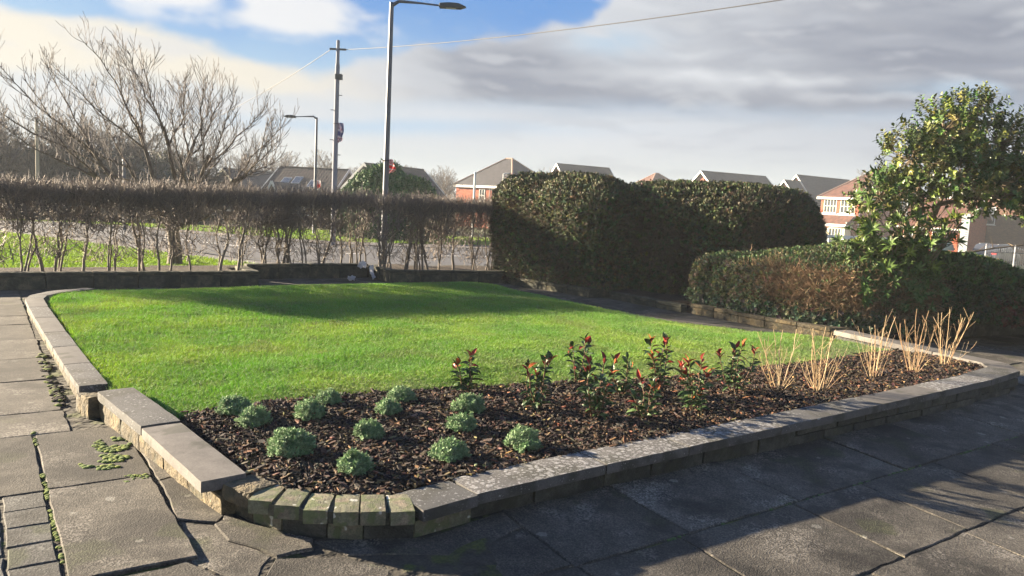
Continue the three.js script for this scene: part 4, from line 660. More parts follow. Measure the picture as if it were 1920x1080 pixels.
{ const g = mulberry(2200), left = [[-33, -47, 9.4, 1.1, 'tall leafless tree of the left wood at the very edge of the view'], [-30, -44, 8.2, 1.2, 'leafless tree of the left wood just right of the timber pole'], [-27.5, -47, 8.6, 1.2, 'leafless wood tree behind the left limbs of the wide bare tree'], [-25, -44, 7.9, 1.2, 'leafless wood tree behind the middle of the wide bare tree'], [-22.8, -46, 7.4, 1.3, 'leafless wood tree behind the trunk of the wide bare tree'], [-20.8, -50, 6.8, 1.3, 'last leafless tree of the left wood, next to the gabled bungalow']];
  for (const [x, z, h, w, l] of left) placeFar(Math.floor(g() * 3), x, z, h, l, wgrp, w);
  for (const [x, z, h, w] of [[-36, -52, 10, 1.1], [-29, -55, 9.6, 1.2], [-31.5, -41, 6.4, 1.4], [-26.2, -40, 6.2, 1.4], [-23.5, -39.5, 5.6, 1.4], [-33.5, -42, 7.4, 1.3], [-28.5, -41.5, 7, 1.3], [-25.5, -52, 8.6, 1.3], [-21.5, -42, 5.4, 1.4]]) placeFar(Math.floor(g() * 3), x, z, h, wood, wgrp, w);
  for (let k = 0; k < 13; k++) placeFar(k % 3, -45 + k * 2.9 + g() * 1.5, -97 - g() * 12, 7.4 + 1.8 * g(), 'hazy leafless tree rising behind the bungalow roofs', 'bare trees behind the bungalows', 1.35);
}
placeFar(0, -7.6, -82, 6.2, 'pale round leafless tree between laurel dome and hipped brick house', null, 1.1);
placeFar(2, 3.4, -100, 8.2, 'round leafless tree behind the roof above the tall hedge', null, 1.2);
placeFar(1, 40.5, -90, 9.6, 'tall pale leafless tree behind the red-roofed house', null, 1.2);
placeFar(2, 27.5, -95, 6.8, 'thin leafless tree beside the far roof over the tall hedge', null, 1.0);
// evergreen scrub under the left wood, one thicket
const BIGLEAF = [sprig(12, 0.22, 0.6, 0.4, 2301), sprig(12, 0.26, 0.55, 0.45, 2302), sprig(11, 0.2, 0.6, 0.36, 2303)];
{ const g = mulberry(2310), l = [[], [], []], o = thing('thicket', 'dark ivy-clad undergrowth below the far left wood', 'undergrowth'); o.userData.kind = 'stuff';
  for (let k = 0; k < 6500; k++) { const x = -38 + g() * 19, z = -42 - g() * 9, h = (2.6 + 2.6 * fbm2(x * 0.25, z * 0.25, 3, 77)) * sstep(-18.5, -23, x + 0.2 * (z + 44)), y = groundAt(x, z) + g() * h; l[k % 3].push([along(V3(x, y, z), V3(0, 1, 0), g, 0.8 + 0.9 * g(), 1.4), g() < 0.4 ? [0.09, 0.09, 0.065] : [0.07, 0.075, 0.05]]); }
  l.forEach((m, k) => copies(o, 'foliage', BIGLEAF[k], SOFTLEAF, m)); }
// the laurel dome across the road
{ const g = mulberry(2320), o = thing('laurel_bush', 'round green laurel dome across the road behind the hedge', 'bush'), l = [[], [], []], L = [sprig(9, 0.12, 0.42, 0.2, 2321), sprig(9, 0.13, 0.4, 0.22, 2322), sprig(8, 0.11, 0.45, 0.18, 2323)], c = V3(-5.0, 0.3, -30.4);
  for (let k = 0; k < 8500; k++) { const a = g() * 6.28, e = Math.acos(1 - 1.25 * g()), d = V3(Math.sin(e) * Math.cos(a), Math.cos(e), Math.sin(e) * Math.sin(a)), lum = 0.86 + 0.26 * vn3(d.x * 3 + 5, d.y * 3, d.z * 3, 7), s = lum - 0.25 * g() * g(), p = c.clone().add(V3(d.x * 2.15 * s, d.y * 2.2 * s, d.z * 1.9 * s)); l[k % 3].push([along(p, d, g, 0.8 + 0.6 * g(), 0.9), g() < 0.2 ? [0.1, 0.18, 0.05] : [0.05, 0.115, 0.035]]); }
  const core = new THREE.IcosahedronGeometry(1, 3); core.scale(1.75, 1.85, 1.55); part(o, 'branch_core', core, CORE, c.toArray()); part(o, 'trunk', new THREE.CylinderGeometry(0.16, 0.22, 1.4, 8), BARK, [c.x, -0.2, c.z]); l.forEach((m, k) => copies(o, 'foliage', L[k], LEAF, m)); }
// the holly-leaved tree at right, crooked pale branches and glossy leaves
{ const g = mulberry(2401), t = thing('evergreen_tree', 'glossy-leaved evergreen tree with crooked pale branches at the right edge', 'tree', null, [0.14, -0.18, 0]), T = new Build(), B = new Build(), F = new Build(), lists = [[], [], []];
  const S = [sprig(11, 0.058, 0.55, 0.13, 2411, true), sprig(10, 0.062, 0.52, 0.12, 2412, true), sprig(11, 0.054, 0.58, 0.14, 2413, true)], base = V3(5.55, 0.1, -10.9), fork = V3(5.42, 1.35, -10.85);
  T.tube([base, V3(5.5, 0.6, -10.9), V3(5.4, 1.0, -10.87), fork], [0.09, 0.075, 0.07, 0.062], 8);
  const lobes = [[4.95, 2.1, -10.9, 0.36], [5.25, 2.65, -10.7, 0.46], [5.7, 3.05, -10.8, 0.5], [6.1, 3.3, -10.9, 0.38], [6.45, 2.9, -10.8, 0.52], [6.9, 2.75, -11.0, 0.42], [7.15, 2.3, -11.0, 0.42], [6.4, 2.35, -10.6, 0.5], [5.8, 2.45, -10.5, 0.44], [7.5, 2.0, -11.1, 0.3], [7.5, 2.5, -11.2, 0.34], [5.45, 2.2, -11.3, 0.4], [6.1, 2.6, -11.4, 0.5], [6.8, 2.3, -11.5, 0.46], [6.0, 3.05, -11.2, 0.34]];
  const nodes = [[5.25, 1.85, -10.75], [5.7, 2.05, -10.75], [6.15, 2.15, -10.95], [6.6, 2.2, -10.9], [5.6, 2.3, -11.15]].map((q) => V3(...q));
  for (const [a, b, r] of [[fork, nodes[0], 0.042], [fork, nodes[1], 0.046], [nodes[1], nodes[2], 0.036], [nodes[2], nodes[3], 0.03], [fork, nodes[4], 0.036]]) { const [p, q] = wander(g, a, b, r, r * 0.75, 6, 0.1); B.tube(p, q, 6); }
  for (const [x, y, z, r] of lobes) {
    const c = V3(x, y, z), near = nodes.slice().sort((a, b) => a.distanceTo(c) - b.distanceTo(c))[0], [p2, r2] = wander(g, near, c, 0.024, 0.009, 6, 0.12); B.tube(p2, r2, 5);
    const nSh = Math.round(140 * r / 0.42);
    for (let k = 0; k < nSh; k++) { const d = V3(g() - 0.5, g() - 0.42, g() - 0.5).normalize(), s = Math.cbrt(0.12 + 0.88 * g()), e = c.clone().add(V3(d.x * r * s, d.y * r * 0.85 * s, d.z * r * s)); if (k % 3 === 0) F.tube([c.clone().lerp(e, 0.1), c.clone().lerp(e, 0.6).add(V3((g() - 0.5) * 0.06, -0.03, (g() - 0.5) * 0.06)), e], [0.007, 0.005, 0.003], 3); const col = g(); lists[k % 3].push([along(e, d.clone().add(V3(0, 0.5, 0)).normalize(), g, 0.75 + 0.5 * g(), 0.6), (col < 0.3 ? [0.15, 0.17, 0.045] : col < 0.65 ? [0.085, 0.115, 0.034] : [0.05, 0.08, 0.026]).map((x) => x * (0.75 + 0.5 * g()))]); }
  }
  // bare reaching branches low down
  for (const [x, y, z] of [[4.75, 1.85, -10.6], [5.0, 1.65, -10.4], [7.3, 1.62, -10.7], [4.95, 2.0, -11.0]]) { const e = V3(x, y, z), [p, r] = wander(g, fork.clone().add(V3(0, -0.1, 0)), e, 0.02, 0.005, 8, 0.14); B.tube(p, r, 5); for (let k = 3; k < 8; k++) { const d = V3(g() - 0.5, g() * 0.6, g() - 0.5).normalize(); F.tube([p[k], p[k].clone().addScaledVector(d, 0.12 + 0.18 * g())], [0.006, 0.003], 3); } }
  part(t, 'trunk', T.geo(), BARKPALE); part(t, 'branches', B.geo(), BARKPALE); part(t, 'twigs', F.geo(), BARKPALE, null, 'stuff'); lists.forEach((l, k) => copies(t, 'foliage', S[k], waxy({ roughness: 0.32 }), l));
}
// the rhododendron growing through the low hedge
{ const g = mulberry(2501), t = thing('rhododendron', 'loose leafy rhododendron with bare lower stems rising through the low hedge', 'bush'), B = new Build(), lists = [[], []], S = [sprig(11, 0.12, 0.3, 0.04, 2511, true), sprig(10, 0.13, 0.28, 0.05, 2512, true)];
  for (let k = 0; k < 28; k++) {
    const a = V3(5.1 + (g() - 0.5) * 0.5, 0.2, -10.45 + (g() - 0.5) * 0.3), e = V3(4.6 + 1.3 * g(), 0.85 + 1.0 * g(), -10.5 + (g() - 0.4) * 0.75), [p, r] = wander(g, a, e, 0.017, 0.007, 8, 0.09); B.tube(p, r, 5);
    for (let m = 0; m < 13; m++) { const i = 3 + Math.floor(g() * 6), d = V3(g() - 0.5, 0.15 + g() * 0.7, g() - 0.4).normalize(), q = p[Math.min(8, i)].clone().addScaledVector(d, 0.08 + 0.2 * g()); if (q.y < 0.75 && g() < 0.75) continue; B.tube([p[Math.min(8, i)], q], [0.006, 0.004], 3); lists[m % 2].push([along(q, d, g, 0.75 + 0.45 * g(), 0.35), g() < 0.25 ? [0.15, 0.19, 0.035] : [0.07, 0.115, 0.028]]); }
  }
  for (let k = 0; k < 70; k++) { const q = V3(4.6 + 1.1 * g(), 0.45 + 0.5 * g(), -10.18 + 0.15 * (g() - 0.5)); lists[k % 2].push([along(q, V3(0, 0.3, 1), g, 0.6 + 0.3 * g(), 0.7), [0.06, 0.11, 0.03]]); }
  part(t, 'stems', B.geo(), BARKPALE); lists.forEach((l, k) => copies(t, 'foliage', S[k], waxy({ roughness: 0.4 }), l));
}
stage('trees done');
// ================================================================ PLANTS IN THE BARK BED
{ const S = [sprig(12, 0.02, 0.42, 0.035, 2601), sprig(12, 0.018, 0.45, 0.03, 2602)], g = mulberry(2600);
  const spots = [[-0.86, 1.84, 0.17, 'widest sage-green cushion plant against the lawn at the left end of the bed'], [-0.82, 1.55, 0.115, 'small sage-green cushion plant just in front of the leftmost wide one'], [-0.47, 1.53, 0.12, 'sage-green cushion plant in the back row, third from the left coping slab'], [-0.23, 1.82, 0.1, 'smallest low cushion plant at the lawn edge of the bed'], [-0.79, 0.93, 0.145, 'large sage-green cushion plant nearest the loose coping slab end'], [-0.28, 1.04, 0.125, 'sage-green cushion plant in the middle of the left half of the bed'], [-0.6, 0.5, 0.125, 'sage-green cushion plant nearest the curved brick corner'], [0.03, 1.42, 0.115, 'twin-topped cushion plant in front of the one by the lawn'], [0.28, 1.7, 0.12, 'dark sage cushion plant half hidden at the lawn edge, right of the twin-topped one'], [0.55, 1.22, 0.13, 'cushion plant directly behind the smaller round one, right of centre'], [0.31, 0.91, 0.105, 'small round cushion plant in front of a larger one, right of centre'], [-0.02, 0.5, 0.155, 'large loose grey-green cushion plant nearest the first coping stone'], [0.46, 0.45, 0.135, 'bright sage cushion plant furthest right, close to the white-spotted coping']];
  for (const [u, v, r0, label] of spots) {
    const r = r0 * (0.45 + 0.26 * g()), sq = [0.85 + 0.35 * g(), 0.75 + 0.4 * g(), 0.85 + 0.35 * g()];
    const p = P(u, v, bedY(u, v)), o = thing('cushion_plant', label, 'plant', 'sage-green cushion plants in the bark bed', p.toArray()), l = [[], []], n = Math.round(380 * r0 * r0 / 0.0169);
    for (let k = 0; k < n; k++) { const a = g() * 6.28, e = Math.acos(1 - 1.05 * g()), d = V3(Math.sin(e) * Math.cos(a), Math.cos(e), Math.sin(e) * Math.sin(a)), lum = 0.62 + 0.75 * vn3(d.x * 2.9 + u * 9, d.y * 2.9, d.z * 2.9 + v * 9, 3), s = lum * (0.72 + 0.28 * Math.sqrt(g())), q = V3(d.x * r * s * sq[0], 0.02 + d.y * r * s * sq[1], d.z * r * s * sq[2]); const t = 0.7 + 0.6 * g(); l[k % 2].push([along(q, d.clone().add(V3(0, 0.6, 0)).normalize(), g, 0.7 + 0.4 * g(), 0.45), (g() < 0.35 ? [0.21, 0.31, 0.15] : [0.12, 0.215, 0.085]).map((x) => x * t)]); }
    const B = new Build(); for (let k = 0; k < 14; k++) { const a = g() * 6.28, e = 0.3 + 0.8 * g(); B.tube([V3(0, -0.02, 0), V3(Math.cos(a) * r * 0.6 * Math.sin(e), r * 0.6 * Math.cos(e), Math.sin(a) * r * 0.6 * Math.sin(e))], [0.005, 0.003], 3); } part(o, 'stems', B.geo(), STEM); l.forEach((m, k) => copies(o, 'foliage', S[k], SOFTLEAF, m));
  } }
{ // photinias: every leaf is its own piece
  const forms = [0, 1, 2].map((k) => new Build().leaf(V3(), V3(0, 0, 1), V3(0, 1, 0), 1, [0.44, 0.5, 0.4][k], [0.5, 0.35, 0.65][k], [0.16, 0.26, 0.1][k]).geo()), greens = [waxy({ color: rgb(0.045, 0.085, 0.03), roughness: 0.4 }), waxy({ color: rgb(0.07, 0.115, 0.04), roughness: 0.4 }), waxy({ color: rgb(0.04, 0.07, 0.03), roughness: 0.4 })], reds = [waxy({ color: rgb(0.26, 0.035, 0.025), roughness: 0.35 }), waxy({ color: rgb(0.16, 0.03, 0.025), roughness: 0.35 }), waxy({ color: rgb(0.3, 0.09, 0.03), roughness: 0.35 })], g = mulberry(2700), stemM = std({ color: rgb(0.12, 0.06, 0.03), roughness: 0.7 });
  const plants = [[0.84, 1.75, 0.33, 3, 0.5, 'photinia standing alone at the lawn edge behind the cushion plants'], [1.02, 1.07, 0.42, 4, 0.4, 'leafy photinia just right of the solitary one, left of the tallest'], [1.84, 1.6, 0.42, 3, 0.15, 'dark-leaved tallest photinia at the lawn edge'], [1.25, 0.71, 0.46, 5, 0.35, 'bushiest photinia nearest the white-spotted coping'], [1.88, 1.13, 0.35, 3, 0.2, 'dark green photinia in the middle of the row'], [1.61, 0.58, 0.3, 3, 0.5, 'short photinia near the coping with low red shoots'], [2.27, 1.11, 0.5, 3, 0.6, 'tall photinia with bright red tips above the lawn edge'], [2.07, 0.55, 0.44, 4, 0.6, 'photinia with deep red lower leaves close to the coping'], [2.85, 0.8, 0.46, 4, 0.6, 'red-tipped photinia furthest right beside the bare stems']];
  for (const [u, v, H, ns, red, label] of plants) {
    const p = P(u, v, bedY(u, v)), o = thing('photinia_shrub', label, 'shrub', 'young photinia shrubs', p.toArray());
    for (let s = 0; s < ns + 1; s++) {
      const a = s / (ns + 1) * 6.28 + g() * 1.2, h = H * (s ? 0.62 + 0.36 * g() : 1), out = 0.08 + 0.1 * g(), e = V3(Math.cos(a) * out * (s ? 1 : 0.3), h * 0.93, Math.sin(a) * out * (s ? 1 : 0.3)), [pts, rr] = wander(g, V3(Math.cos(a) * 0.015, -0.03, Math.sin(a) * 0.015), e, 0.0055, 0.0025, 7, 0.03);
      part(o, 'stem', new Build().tube(pts, rr, 5).geo(), stemM);
      const nl = Math.round(19 * h / 0.42) + 5;
      for (let k = 0; k < nl; k++) { const t = 0.2 + 0.8 * k / nl, i = Math.min(6, Math.floor(t * 7)), q = pts[i].clone().lerp(pts[i + 1], t * 7 - i), b = k * 2.4 + g(), tipness = sstep(0.72, 1, t), d = V3(Math.cos(b) * (1 - 0.45 * tipness), 0.25 + 0.8 * tipness + 1.1 * (g() - 0.5), Math.sin(b) * (1 - 0.45 * tipness)).normalize(), len = (0.06 + 0.045 * g()) * (1 - 0.15 * tipness), isRed = (tipness > 0.35 && g() < red + 0.1) || g() < red * 0.1; const m = part(o, 'leaf', forms[k % 3], (isRed ? reds : greens)[Math.floor(g() * 3)], q.toArray()); m.quaternion.setFromRotationMatrix(M4().lookAt(d, V3(), V3((g() - 0.5) * 1.2, 1, (g() - 0.5) * 1.2))); m.scale.setScalar(len); }
    }
  } }
{ // cut-back dogwoods, straw-coloured stems
  const g = mulberry(2800), mats = [std({ color: rgb(0.36, 0.26, 0.14), roughness: 0.6 }), std({ color: rgb(0.42, 0.31, 0.18), roughness: 0.6 }), std({ color: rgb(0.3, 0.19, 0.1), roughness: 0.65 })];
  for (const [u, v, H, n, label] of [[3.3, 0.72, 0.5, 14, 'straw-coloured cut-back shrub with few thin stems next to the last photinia'], [3.6, 0.55, 0.56, 22, 'densest straw-coloured cut-back shrub, second from the photinias'], [4.6, 0.63, 0.6, 17, 'straw-coloured cut-back shrub in the middle of the bare row'], [5.25, 0.6, 0.62, 17, 'stout straw-coloured cut-back shrub, fourth of the bare row'], [6.0, 0.68, 0.58, 16, 'straw-coloured cut-back shrub nearest the right end of the wall']]) {
    const o = thing('dogwood_stool', label, 'shrub', 'cut-back dogwoods', P(u, v, bedY(u, v)).toArray());
    for (let k = 0; k < n; k++) { const B = new Build(), a = g() * 6.28, sp = 0.02 + 0.2 * g(), thick = g() < 0.28, h = H * (thick ? 0.75 + 0.3 * g() : 0.25 + 0.6 * g()), b = V3(Math.cos(a) * 0.06 * g(), -0.02, Math.sin(a) * 0.05 * g()), e = V3(b.x + Math.cos(a) * sp, h, b.z + Math.sin(a) * sp), r = thick ? 0.0036 : 0.002, [p, rr] = wander(g, b, e, r, r * 0.6, 6, 0.018); B.tube(p, rr, 5); for (let m = 0; m < (thick ? 3 : 2); m++) { const i = 2 + Math.floor(g() * 4), d = V3(g() - 0.5, 0.5 + 0.5 * g(), g() - 0.5).normalize(); B.tube([p[i], p[i].clone().addScaledVector(d, 0.05 + 0.14 * g())], [r * 0.55, 0.0016], 3); } part(o, 'stem', B.geo(), mats[Math.floor(g() * 3)]); }
  } }
{ // moss cushions on the left paving, weeds in the joints
  const g = mulberry(2900), lump = new THREE.IcosahedronGeometry(1, 1); lump.scale(1, 0.5, 1); const lumps = [], o = thing('moss', 'yellow-green moss cushions on the sunlit paving left of the bed', 'moss'); o.userData.kind = 'stuff';
  const pat = (u0, v0, ru, rv, n, s) => { for (let k = 0; k < n; k++) { const a = g() * 6.28, d = Math.sqrt(g()), u = u0 + Math.cos(a) * d * ru, v = v0 + Math.sin(a) * d * rv; if (vn2(u * 14, v * 14, 6) < 0.45) continue; const p = P(u, v, 0.003), q = s * (0.5 + g()); lumps.push([spot(p.x, p.y, p.z, g() * 6, q, q * (0.5 + 0.5 * g())), g() < 0.3 ? [0.16, 0.2, 0.03] : [0.085, 0.13, 0.025]]); } };
  pat(-1.63, 1.62, 0.13, 0.13, 260, 0.013); pat(-1.56, 1.93, 0.1, 0.15, 240, 0.012); pat(-1.53, 1.28, 0.07, 0.07, 70, 0.009);
  for (let k = 0; k < 150; k++) { const t = g(), p = P(-1.945 + 0.012 * (g() - 0.5), 0.3 + 2.1 * t, 0.0); if (vn2(t * 30, 1, 8) < 0.42) continue; const s = 0.006 + 0.007 * g(); lumps.push([spot(p.x, p.y, p.z, 0, s, s), [0.12, 0.16, 0.03]]); }
  for (let k = 0; k < 260; k++) { const t = g(), p = P(-1.78 + 0.04 * (g() - 0.5) + 0.06 * g(), 3 + 1.9 * t, 0.0); if (vn2(t * 20, 4, 8) < 0.4) continue; const s = 0.008 + 0.016 * g(); lumps.push([spot(p.x, p.y, p.z, 0, s, s), g() < 0.5 ? [0.05, 0.04, 0.03] : [0.12, 0.15, 0.03]]); }
  for (let k = 0; k < 120; k++) { const u = 0.6 + 4 * g(), p = P(u, -0.62 + 0.008 * (g() - 0.5), paveY(u, -0.62) - 0.004); if (vn2(u * 6, 3, 8) < 0.5) continue; const s = 0.006 + 0.008 * g(); lumps.push([spot(p.x, p.y, p.z, 0, s, s), [0.06, 0.1, 0.03]]); }
  copies(o, 'moss_cushions', lump, std({ color: 0xffffff, roughness: 1 }), lumps);
  const w = thing('weed', 'small green weed growing at the lawn path edge by the low hedge kerb', 'plant', null, P(6.0, 3.3, -0.01).toArray()), ws = []; for (let k = 0; k < 14; k++) ws.push([along(V3((g() - 0.5) * 0.12, 0.01, (g() - 0.5) * 0.1), V3(0, 1, 0), g, 1.2, 0.6), [0.09, 0.15, 0.04]]); copies(w, 'leaves', sprig(6, 0.045, 0.5, 0.05, 2911), SOFTLEAF, ws);
}
stage('plants done');
// ================================================================ POLES, CABLES, FLAGS
const STEEL = std({ color: rgb(0.11, 0.12, 0.145), roughness: 0.5, metalness: 0.3 }), WOODPOLE = std({ color: rgb(0.2, 0.21, 0.25), roughness: 0.8 }), CABLE = std({ color: rgb(0.018, 0.018, 0.02), roughness: 0.6 }), PALE = std({ color: rgb(0.6, 0.62, 0.62), roughness: 0.5 }), DARKMETAL = std({ color: rgb(0.06, 0.065, 0.07), roughness: 0.5, metalness: 0.4 });
function lampPost(label, [x, z], H, r0, r1, arm, dir, mat = STEEL, y0 = groundAt(x, z) - 0.06) {
  const o = thing('street_lamp', label, 'street lamp', 'street lamps', [x, y0, z]);
  const prof = [[r0 * 1.25, 0], [r0 * 1.25, H * 0.16], [r0, H * 0.175], [r1, H]].map(([r, y]) => new THREE.Vector2(r, y)); part(o, 'post', new THREE.LatheGeometry(prof, 14), mat);
  const d = V3(Math.cos(dir), 0, Math.sin(dir)), B = new Build(), end = d.clone().multiplyScalar(arm).add(V3(0, H - 0.02, 0)); B.tube([V3(0, H - 0.06, 0), d.clone().multiplyScalar(arm * 0.15).add(V3(0, H + 0.03, 0)), d.clone().multiplyScalar(arm * 0.6).add(V3(0, H + 0.01, 0)), end], [r1 * 1.05, r1 * 0.8, r1 * 0.45, r1 * 0.42], 8); part(o, 'arm', B.geo(), mat);
  const L = arm * 0.5, sh = new THREE.Shape(); sh.moveTo(0, -0.03); sh.lineTo(0, 0.03); sh.quadraticCurveTo(L * 0.4, 0.06, L * 0.75, 0.04); sh.lineTo(L, -0.005); sh.lineTo(L * 0.8, -0.035); sh.closePath();
  const hg = new THREE.ExtrudeGeometry(sh, { depth: 0.14, bevelEnabled: true, bevelSize: 0.012, bevelThickness: 0.012, bevelSegments: 2 }); hg.translate(-0.03, 0, -0.07); const head = part(o, 'lamp_head', hg, DARKMETAL, end.toArray()); head.rotation.y = -dir;
  part(head, 'lens', new THREE.BoxGeometry(L * 0.55, 0.012, 0.12), std({ color: rgb(0.5, 0.5, 0.48), roughness: 0.2 }), [L * 0.45, -0.04, 0]); return o;
}
lampPost('tall grey street lamp standing just behind the middle of the hedge', [-2.75, -16.2], 5.56, 0.062, 0.044, 1.02, 0.02);
lampPost('smaller grey street lamp across the road, arm to the left', [-7.82, -30], 4.48, 0.06, 0.042, 0.85, Math.PI);
lampPost('small white street lamp in front of the hipped brick house roof', [-1.15, -62], 5.15, 0.06, 0.045, 1.1, 0, PALE);
{ // telegraph pole and its wires
  const o = thing('telegraph_pole', 'slim grey telegraph pole with wires left of the tall lamp', 'utility pole', null, [-5.66, -0.1, -24]);
  part(o, 'pole', new THREE.LatheGeometry([[0.085, 0], [0.08, 2.5], [0.07, 4.9], [0.07, 5.55], [0.055, 5.6], [0.05, 6.28], [0, 6.3]].map(([r, y]) => new THREE.Vector2(r, y)), 12), WOODPOLE);
  part(o, 'bracket', new THREE.BoxGeometry(0.5, 0.05, 0.06), DARKMETAL, [0, 6.02, 0]); part(o, 'bracket', new THREE.BoxGeometry(0.2, 0.16, 0.16), DARKMETAL, [0.05, 5.2, 0]); for (let k = 0; k < 6; k++) part(o, 'climbing_step', new THREE.BoxGeometry(0.14, 0.02, 0.02), DARKMETAL, [k % 2 ? 0.1 : -0.1, 2.4 + k * 0.45, 0.02]);
  const wire = (name, label, a, b, sag, r) => { const pts = [], n = 24; for (let k = 0; k <= n; k++) { const t = k / n, p = a.clone().lerp(b, t); p.y -= sag * 4 * t * (1 - t); pts.push(p); } const w = new THREE.Mesh(new Build().tube(pts, pts.map(() => r), 5).geo(), CABLE); w.name = numbered(name); w.userData = { label, category: 'cable' }; w.castShadow = true; scene.add(w); };
  wire('overhead_wire', 'thin overhead wire running from the telegraph pole to the upper right', V3(-5.45, 5.92, -24), V3(14.2, 5.25, -1.5), 0.5, 0.009);
  wire('overhead_wire', 'thin overhead wire sloping from the telegraph pole down to the left', V3(-5.85, 5.92, -24), V3(-30, 5.6, -62), 0.9, 0.009);
}
{ const o = thing('timber_post', 'thin pale timber pole in front of the left wood', 'utility pole', null, [-18.9, -0.1, -30.5]); part(o, 'pole', new THREE.CylinderGeometry(0.06, 0.08, 3.98, 10).translate(0, 1.99, 0), std({ color: rgb(0.34, 0.3, 0.22), roughness: 0.85 })); part(o, 'cap', new THREE.CylinderGeometry(0.07, 0.065, 0.06, 10), DARKMETAL, [0, 3.98, 0]); }
function plainPost(label, x, z, H, r, mat = PALE) { const o = thing('sign_post', label, 'post', null, [x, groundAt(x, z) - 0.06, z]); part(o, 'post', new THREE.CylinderGeometry(r, r, H, 8).translate(0, H / 2, 0), mat); part(o, 'cap', new THREE.SphereGeometry(r * 1.3, 8, 6), mat, [0, H, 0]); return o; }
plainPost('slim pale post in front of the brick house window', -2.75, -50, 4.25, 0.07); plainPost('slim pale post before the red-tiled roof', 30.2, -60, 6.4, 0.07); plainPost('short grey post behind the hedge below the left wood', -13.2, -26, 2.35, 0.05, STEEL);
// flags tied to the poles, collapsed into folds
function bunting(label, [x, y, z], w, h, seed, cols) {
  const g = mulberry(seed), n = 14, m = 12, B = new Build(true), o = thing('tied_flag', label, 'flag', 'flags tied to the poles', [x, y, z]), pt = [];
  for (let j = 0; j <= m; j++) for (let i = 0; i <= n; i++) { const s = i / n, t = j / m, q = s * 7 + t * 3 + seed; pt.push(V3(0.05 + w * (0.15 + 0.85 * s) * (0.55 + 0.45 * Math.sin(t * 3.1 + 0.4)) * (0.75 + 0.25 * Math.cos(q)), -h * t - 0.12 * h * s * Math.sin(t * 4), 0.09 * w / 0.2 * Math.sin(q * 1.3) * s + 0.02 * (g() - 0.5) + 0.05)); }
  for (let j = 0; j <= m; j++) for (let i = 0; i <= n; i++) { const s = i / n, t = j / m, cross = Math.abs(s - 0.5) < 0.09 || Math.abs(t - 0.5) < 0.1, white = Math.abs(s - 0.5) < 0.17 || Math.abs(t - 0.5) < 0.2 || Math.abs(s - t) < 0.1 || Math.abs(1 - s - t) < 0.1, diag = Math.abs(s - t) < 0.045 || Math.abs(1 - s - t) < 0.045; B.col = cross || diag ? cols[0] : white ? cols[1] : cols[2]; const p = pt[j * (n + 1) + i]; B.vert(p.x, p.y, p.z, 0, 0, 1); }
  for (let j = 0; j < m; j++) for (let i = 0; i < n; i++) { const a = j * (n + 1) + i; B.i.push(a, a + n + 1, a + 1, a + 1, a + n + 1, a + n + 2); }
  const gg = B.geo(); gg.computeVertexNormals(); part(o, 'cloth', gg, leafy({ vertexColors: true, transmission: 0.25 })); part(o, 'tie', new THREE.TorusGeometry(0.085, 0.008, 6, 18).rotateX(Math.PI / 2), CABLE, [0, -0.03, 0]);
}
const RED = [0.5, 0.03, 0.03], WHT = [0.75, 0.74, 0.72], BLU = [0.06, 0.07, 0.2];
bunting('bright red, white and blue flag knotted low on the tall lamp', [-2.75, 2.34, -16.2], 0.2, 0.3, 3, [[0.7, 0.03, 0.03], WHT, [0.5, 0.05, 0.05]]);
bunting('faded flag hanging in folds halfway up the telegraph pole', [-5.66, 3.72, -24], 0.3, 0.62, 8, [BLU, [0.5, 0.47, 0.55], [0.3, 0.12, 0.16]]);
bunting('small pale flag tied on the lamp across the road', [-7.82, 2.02, -30], 0.22, 0.4, 12, [RED, WHT, WHT]);
// ================================================================ HOUSES
const brickTex = (a, b, seed) => pair(288, 1.8, (u, v) => { const row = Math.floor(v * 24), o = (row % 2) * 0.5, col = Math.floor(u * 8 + o), fu = u * 8 + o - col, fv = v * 24 - row, joint = fu < 0.05 || fv < 0.14, k = hash2(mod(col, 8), row, seed), c = joint ? [112, 92, 76] : mix3(a, b, k); const t = 0.85 + 0.3 * fbm2(u * 40, v * 40, 2, seed, 40); return [c[0] * t, c[1] * t, c[2] * t, joint ? 0.2 : 0.7]; });
const orangeBrick = std({ ...brickTex([164, 78, 44], [138, 60, 34], 3), bumpScale: 0.01 }), redBrick = std({ ...brickTex([140, 66, 46], [118, 54, 38], 4), bumpScale: 0.01 }), brownBrick = std({ ...brickTex([98, 66, 48], [78, 52, 40], 5), bumpScale: 0.01 });
const tileTex = (c, seed) => pair(256, 2.6, (u, v) => { const row = Math.floor(v * 9), col = Math.floor(u * 9), fv = v * 9 - row, fu = u * 9 - col, k = 0.8 + 0.35 * hash2(col, row, seed) + 0.15 * (fbm2(u * 20, v * 20, 3, seed, 20) - 0.5); return [c[0] * k, c[1] * k, c[2] * k, 0.25 + 0.55 * fv + 0.2 * Math.sin(fu * Math.PI)]; });
const slateRoof = std({ ...tileTex([44, 41, 46], 6), bumpScale: 0.05, roughness: 0.75 }), brownRoof = std({ ...tileTex([50, 38, 35], 7), bumpScale: 0.05, roughness: 0.8 }), redRoof = std({ ...tileTex([84, 50, 37], 8), bumpScale: 0.06, roughness: 0.8 }), navyRoof = std({ ...tileTex([34, 36, 43], 9), bumpScale: 0.05, roughness: 0.7 });
const UPVC = std({ color: rgb(0.6, 0.6, 0.58), roughness: 0.4 }), CREAMP = std({ color: rgb(0.75, 0.68, 0.5), roughness: 0.5 }), PANE = new THREE.MeshPhysicalMaterial({ color: rgb(0.05, 0.06, 0.07), roughness: 0.06, metalness: 0, ior: 1.5, clearcoat: 1, clearcoatRoughness: 0.03 }), LEAD = std({ color: rgb(0.35, 0.37, 0.4), roughness: 0.6 });
const boxG = (w, h, d) => new THREE.BoxGeometry(w, h, d);
